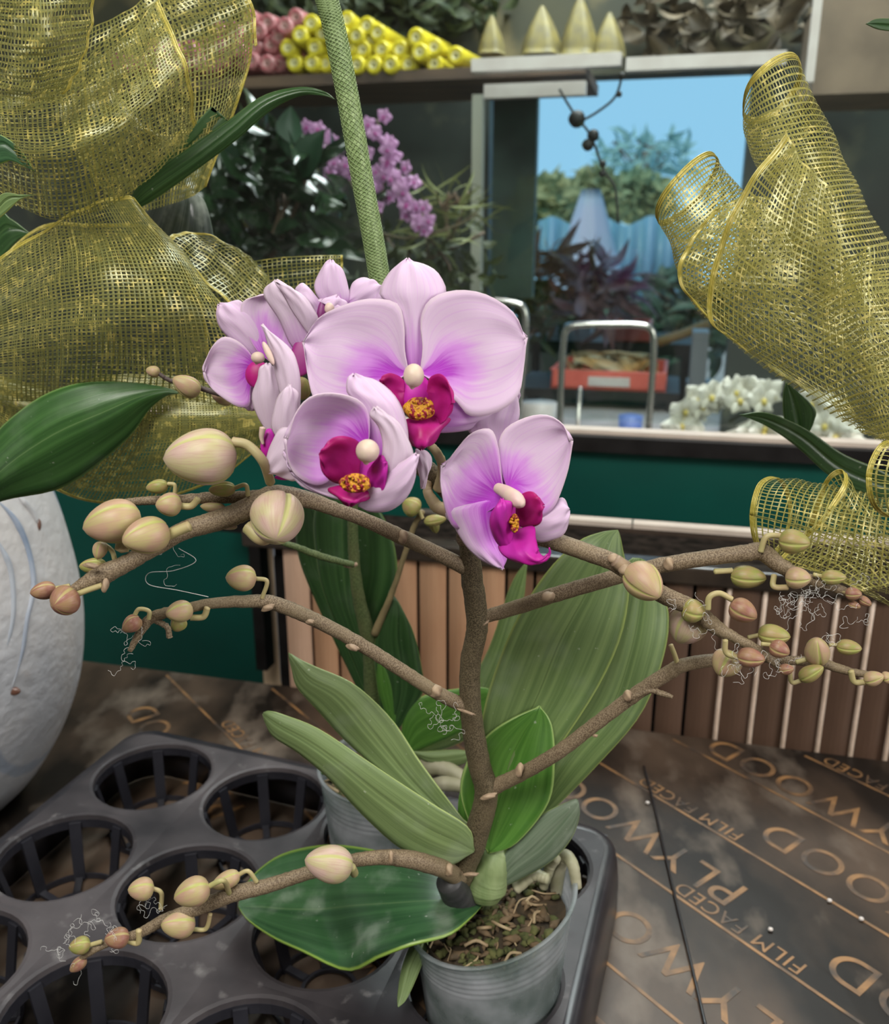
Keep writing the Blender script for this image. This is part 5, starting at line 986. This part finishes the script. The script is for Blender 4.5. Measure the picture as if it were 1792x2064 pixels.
leafp(vl, [[(262, 400)], [(330, 320), (350, 325), (365, 335)], [(420, 222), (440, 240), (462, 262)], [(425, 222), (445, 235), (465, 250)]], .62, LEAFX, .0)
leafp(vl, [[(280, 640)], [(285, 430), (350, 500, -.01), (428, 520)], [(310, 395), (370, 430, -.015), (430, 480)], [(340, 380), (375, 385, -.01), (410, 405)], [(370, 376)]], .66, leaf_mat('grey_green_leaf', (.03, .045, .035), (.10, .12, .11), (.12, .15, .12), (.02, .04, .03), .9, .2), .0)
leafp(vl, [[(-40, 330)], [(-20, 270), (0, 290), (0, 330)], [(30, 290), (30, 305), (25, 325)], [(70, 345)]], .52, LEAFD, .0)
leafp(vl, [[(-40, 470)], [(0, 395), (10, 405), (10, 430)], [(40, 392), (45, 397), (40, 402)], [(68, 393)]], .5, LEAF, .0)
leafp(vl, [[(-60, 560)], [(-10, 430), (0, 470), (-10, 540)], [(20, 440), (30, 460), (30, 490)], [(60, 470)]], .66, LEAFX, .0)
stk = thing('stake', P(780, 620, .62), 'green plastic-netted plant stake leaning behind the flowers', 'stake')
SN = M('green_net_sleeve', (.17, .25, .09), .45, (.30, .40, .18), 400, stretch=(1, 1, .35), lo=.46, hi=.56, bump=.5, bs=500)
g = Geo(); tube(g, [(610, -420, .60, 38), (632, -200, .60, 38), (650, -30, .60, 38), (672, 50, .60, 40), (700, 190, .60, 42), (730, 360, .60, 40), (752, 480, .60, 40), (768, 580, .60, 38), (785, 700, .60, 36)], n=60, seg=20); build(g, 'pole', SN, stk)
g = Geo()
for ph in (0, 1):
    for q in range(12):
        C = cr(np.array([(650, -30, .60), (672, 50, .60), (700, 190, .60), (730, 360, .60), (752, 480, .60), (768, 580, .60), (785, 700, .60)], float), 140); path = np.array([P(*c) for c in C]); t_, a_, b_ = frames(path)
        th = np.arange(140)*.34*(1 if ph else -1)+q*.5236; tube_w(g, path+(np.cos(th)[:, None]*a_+np.sin(th)[:, None]*b_)*.0068, .00022, 4)
build(g, 'net_sleeve', M('green_net_thread', (.27, .37, .16), .4), stk)
# ---------------------------------------------------------------- gold mesh bows
def strip(geo, path, side, w, mi=0):
    geo.cur = mi; n = len(path); V = np.stack([path-side*w/2, path+side*w/2], 1).reshape(-1, 3)
    uv = np.stack([np.tile([0., 1.], n), np.repeat(np.linspace(0, 1, n), 2)+0*rng.random()], -1)
    uv[:, 0] = uv[:, 0]*.1+rng.random()*50
    geo.add(V, [(2*i, 2*i+1, 2*i+3, 2*i+2) for i in range(n-1)], uv); geo.cur = 0
def net(parent, G, sp=.0026, tw=.00075, ww=.0009, rims=('v0',), rimw=.0032, name='mesh_loop', label=None, wav=.0006, bright=.07, m0=None):
    # G: coarse-to-fine surface (nv rows, nu columns). threads run at a real spacing of sp metres
    nv, nu = G.shape[:2]
    ph = rng.uniform(0, 6, 3); nn = normals(G); uu = np.linspace(0, 1, nu)[None, :, None]; vv = np.linspace(0, 1, nv)[:, None, None]
    G = G+nn*wav*(np.sin(uu*23+ph[0]+vv*5)+np.sin(vv*31+ph[1]+uu*7))
    def resample(G, ax, m):
        s = np.linspace(0, G.shape[ax]-1, m); i = np.minimum(s.astype(int), G.shape[ax]-2); t = (s-i); sh = [1, 1, 1]; sh[ax] = m; t = t.reshape(sh)
        return np.take(G, i, ax)*(1-t)+np.take(G, i+1, ax)*t
    Lu = np.linalg.norm(np.diff(G, axis=1), axis=2).sum(1).mean(); Lv = np.linalg.norm(np.diff(G, axis=0), axis=2).sum(0).mean()
    mu = max(6, int(Lu/sp)); mv = max(6, int(Lv/(sp*1.15)))
    H = resample(resample(G, 0, mv*2), 1, mu*2)
    du = np.gradient(H, axis=1); dv = np.gradient(H, axis=0); du /= np.maximum(np.linalg.norm(du, axis=2, keepdims=True), 1e-9); dv /= np.maximum(np.linalg.norm(dv, axis=2, keepdims=True), 1e-9)
    n2 = normals(H); g = Geo()
    for j in range(0, mu*2, 2): strip(g, H[:, j]+n2[:, j]*.00025, du[:, j], tw*rng.uniform(.7, 1.2), 0)
    for i in range(0, mv*2, 2): strip(g, H[i]-n2[i]*.0, dv[i], ww*rng.uniform(.8, 1.5), 1 if rng.random() < bright else 0)
    o = build(g, name, [m0 or NET, NETL], parent, merge=False)
    if label: o['label'] = label
    for r in rims:
        e = {'v0': G[0], 'v1': G[-1], 'u0': G[:, 0], 'u1': G[:, -1]}[r]; inn = {'v0': G[1], 'v1': G[-2], 'u0': G[:, 1], 'u1': G[:, -2]}[r]-e
        inn /= np.maximum(np.linalg.norm(inn, axis=1, keepdims=True), 1e-9); ge = Geo(); e = cr(e, 90); inn = cr(inn, 90)
        for k in range(5): tube_w(ge, e+inn*(rimw*k/5)+rng.normal(size=3)*.0001, .00036, 5)
        fr_ = Geo()
        build(ge, 'mesh_edge', SELV, o)
    return o
def ringG(rings, d0, nv=40, nu=60):
    A = cr(np.array(rings, float), nv); th = np.linspace(-math.pi/2-math.pi, math.pi/2, nu)+math.pi; G = np.zeros((nv, nu, 3))
    for i, (cx, cy, ax, ay, bx, by, dd, rd) in enumerate(A):
        for j, t in enumerate(th): G[i, j] = P(cx+ax*math.cos(t)+bx*math.sin(t), cy+ay*math.cos(t)+by*math.sin(t), d0+dd+rd*math.sin(t))
    return G
def lr(L, R_, bx, by, dd, rd): return ((L[0]+R_[0])/2, (L[1]+R_[1])/2, (R_[0]-L[0])/2, (R_[1]-L[1])/2, bx, by, dd, rd)
bl = thing('mesh_bow', VC+np.array([.05, -.12, .42]), 'lower gold mesh bow at the left, above the white vase', 'bow')
S = dict(nu=30, nv=40)
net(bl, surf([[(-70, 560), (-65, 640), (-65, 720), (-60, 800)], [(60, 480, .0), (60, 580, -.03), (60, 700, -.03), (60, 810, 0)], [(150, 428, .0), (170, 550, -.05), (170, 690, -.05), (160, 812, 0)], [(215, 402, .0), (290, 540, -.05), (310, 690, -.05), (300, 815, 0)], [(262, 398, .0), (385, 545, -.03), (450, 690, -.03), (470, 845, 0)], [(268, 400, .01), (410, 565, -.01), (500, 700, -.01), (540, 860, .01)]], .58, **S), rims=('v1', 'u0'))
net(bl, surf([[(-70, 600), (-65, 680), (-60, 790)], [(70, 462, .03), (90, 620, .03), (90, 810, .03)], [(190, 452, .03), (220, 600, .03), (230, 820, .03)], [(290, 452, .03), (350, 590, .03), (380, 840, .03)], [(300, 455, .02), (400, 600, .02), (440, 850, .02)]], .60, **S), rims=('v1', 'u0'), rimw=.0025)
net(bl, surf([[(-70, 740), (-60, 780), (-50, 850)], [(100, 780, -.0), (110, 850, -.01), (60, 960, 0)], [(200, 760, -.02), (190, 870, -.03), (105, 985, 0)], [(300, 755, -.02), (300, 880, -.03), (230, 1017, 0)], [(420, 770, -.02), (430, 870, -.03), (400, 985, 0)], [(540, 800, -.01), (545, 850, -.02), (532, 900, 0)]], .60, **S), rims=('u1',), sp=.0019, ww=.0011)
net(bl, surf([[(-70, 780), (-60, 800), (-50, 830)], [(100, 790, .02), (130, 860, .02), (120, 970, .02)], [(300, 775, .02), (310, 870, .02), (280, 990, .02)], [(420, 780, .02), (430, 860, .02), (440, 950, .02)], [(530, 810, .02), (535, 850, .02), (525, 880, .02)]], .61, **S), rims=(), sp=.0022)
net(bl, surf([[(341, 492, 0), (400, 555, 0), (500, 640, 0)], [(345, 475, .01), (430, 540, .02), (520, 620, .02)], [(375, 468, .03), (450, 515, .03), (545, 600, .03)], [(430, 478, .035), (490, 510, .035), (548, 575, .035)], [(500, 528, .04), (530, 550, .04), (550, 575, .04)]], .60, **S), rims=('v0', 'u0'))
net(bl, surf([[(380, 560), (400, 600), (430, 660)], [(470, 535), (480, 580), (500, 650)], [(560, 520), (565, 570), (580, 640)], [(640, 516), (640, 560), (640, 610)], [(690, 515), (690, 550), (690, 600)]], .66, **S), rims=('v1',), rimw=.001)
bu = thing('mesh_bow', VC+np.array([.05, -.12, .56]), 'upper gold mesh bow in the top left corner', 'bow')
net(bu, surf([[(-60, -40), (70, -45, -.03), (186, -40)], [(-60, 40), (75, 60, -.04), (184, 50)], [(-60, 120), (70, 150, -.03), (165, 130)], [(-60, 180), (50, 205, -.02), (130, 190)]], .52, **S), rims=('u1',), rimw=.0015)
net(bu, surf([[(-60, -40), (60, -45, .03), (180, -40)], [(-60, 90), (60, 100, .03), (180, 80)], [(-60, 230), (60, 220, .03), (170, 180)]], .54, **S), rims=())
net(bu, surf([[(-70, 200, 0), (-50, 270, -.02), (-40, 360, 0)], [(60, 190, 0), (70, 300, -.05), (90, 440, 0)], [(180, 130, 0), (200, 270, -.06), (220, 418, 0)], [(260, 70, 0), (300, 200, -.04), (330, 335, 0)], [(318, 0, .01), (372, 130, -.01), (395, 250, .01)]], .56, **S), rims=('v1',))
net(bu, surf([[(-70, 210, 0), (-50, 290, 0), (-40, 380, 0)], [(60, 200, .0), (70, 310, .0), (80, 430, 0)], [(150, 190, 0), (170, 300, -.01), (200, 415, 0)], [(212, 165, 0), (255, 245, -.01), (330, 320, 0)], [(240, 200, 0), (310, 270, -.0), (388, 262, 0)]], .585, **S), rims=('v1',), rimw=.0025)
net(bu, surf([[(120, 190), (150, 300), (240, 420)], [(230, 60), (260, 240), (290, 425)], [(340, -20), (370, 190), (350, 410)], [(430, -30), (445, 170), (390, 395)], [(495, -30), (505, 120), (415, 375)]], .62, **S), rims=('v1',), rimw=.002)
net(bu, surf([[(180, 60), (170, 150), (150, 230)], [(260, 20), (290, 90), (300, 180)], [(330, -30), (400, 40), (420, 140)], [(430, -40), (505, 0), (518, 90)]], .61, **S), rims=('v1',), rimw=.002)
bru = thing('mesh_bow', P(1700, 560, .56), 'large gold mesh bow hanging at the right edge', 'bow')
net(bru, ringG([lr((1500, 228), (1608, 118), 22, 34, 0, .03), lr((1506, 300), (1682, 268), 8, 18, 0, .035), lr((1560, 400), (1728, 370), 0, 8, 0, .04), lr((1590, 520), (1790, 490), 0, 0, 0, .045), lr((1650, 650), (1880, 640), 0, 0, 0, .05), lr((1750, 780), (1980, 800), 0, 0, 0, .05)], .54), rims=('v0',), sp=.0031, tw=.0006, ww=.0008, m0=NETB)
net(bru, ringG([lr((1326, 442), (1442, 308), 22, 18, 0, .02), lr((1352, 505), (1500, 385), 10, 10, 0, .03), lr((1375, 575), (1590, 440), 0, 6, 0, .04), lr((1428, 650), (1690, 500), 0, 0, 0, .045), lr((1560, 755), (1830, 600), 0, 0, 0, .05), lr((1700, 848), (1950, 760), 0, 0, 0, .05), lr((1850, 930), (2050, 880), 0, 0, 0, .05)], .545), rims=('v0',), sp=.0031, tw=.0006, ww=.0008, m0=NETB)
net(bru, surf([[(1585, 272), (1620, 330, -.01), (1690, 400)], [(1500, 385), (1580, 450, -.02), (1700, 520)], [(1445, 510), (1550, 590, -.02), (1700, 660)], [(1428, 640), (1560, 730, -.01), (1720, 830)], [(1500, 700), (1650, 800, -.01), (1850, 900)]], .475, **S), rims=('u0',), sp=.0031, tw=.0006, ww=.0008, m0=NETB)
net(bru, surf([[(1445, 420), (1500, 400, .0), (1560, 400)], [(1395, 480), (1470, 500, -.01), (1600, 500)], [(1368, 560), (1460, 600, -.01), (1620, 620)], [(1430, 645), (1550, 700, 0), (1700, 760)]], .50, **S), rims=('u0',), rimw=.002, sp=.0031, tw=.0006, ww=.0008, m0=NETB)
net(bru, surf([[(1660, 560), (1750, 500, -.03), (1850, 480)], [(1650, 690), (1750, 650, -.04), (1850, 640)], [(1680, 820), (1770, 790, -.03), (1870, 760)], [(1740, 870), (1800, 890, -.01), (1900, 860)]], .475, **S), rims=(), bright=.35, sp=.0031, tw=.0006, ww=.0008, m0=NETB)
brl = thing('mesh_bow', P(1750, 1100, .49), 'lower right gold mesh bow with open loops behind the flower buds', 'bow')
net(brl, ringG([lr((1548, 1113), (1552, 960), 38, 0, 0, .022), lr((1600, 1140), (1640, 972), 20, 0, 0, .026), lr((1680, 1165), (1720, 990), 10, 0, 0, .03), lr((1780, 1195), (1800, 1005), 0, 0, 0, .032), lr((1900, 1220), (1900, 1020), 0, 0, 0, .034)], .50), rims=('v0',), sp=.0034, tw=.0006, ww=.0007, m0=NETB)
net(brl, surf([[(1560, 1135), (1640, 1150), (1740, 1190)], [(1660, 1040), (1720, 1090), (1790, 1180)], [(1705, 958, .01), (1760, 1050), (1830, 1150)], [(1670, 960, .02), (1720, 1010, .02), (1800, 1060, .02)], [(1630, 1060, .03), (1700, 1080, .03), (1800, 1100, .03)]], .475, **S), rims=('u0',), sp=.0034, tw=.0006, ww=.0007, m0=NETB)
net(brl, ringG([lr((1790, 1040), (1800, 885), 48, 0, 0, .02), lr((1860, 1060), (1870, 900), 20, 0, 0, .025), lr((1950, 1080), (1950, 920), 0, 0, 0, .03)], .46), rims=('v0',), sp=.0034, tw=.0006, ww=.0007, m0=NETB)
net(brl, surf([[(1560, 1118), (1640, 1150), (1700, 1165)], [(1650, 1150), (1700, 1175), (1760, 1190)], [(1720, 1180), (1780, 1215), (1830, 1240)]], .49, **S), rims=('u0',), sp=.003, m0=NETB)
dl = thing('dark_leaf_plant', P(1760, 900, .6), 'dark leaves hanging behind the large right mesh bow', 'foliage')
leafp(dl, [[(1585, 770)], [(1578, 800), (1600, 810), (1640, 820)], [(1582, 850), (1610, 860), (1640, 850)], [(1600, 880), (1612, 885), (1625, 880)], [(1612, 895)]], .62, LEAFX)
leafp(dl, [[(1490, 836)], [(1545, 832), (1545, 845), (1543, 858)], [(1620, 862), (1615, 880), (1605, 900)], [(1700, 915), (1690, 940), (1680, 965)], [(1780, 950), (1770, 975), (1760, 1000)], [(1850, 1000)]], .60, LEAFX)
leafp(dl, [[(1745, 48)], [(1770, 38), (1775, 50), (1775, 60)], [(1830, 40), (1830, 55), (1830, 65)]], .6, LEAFX)
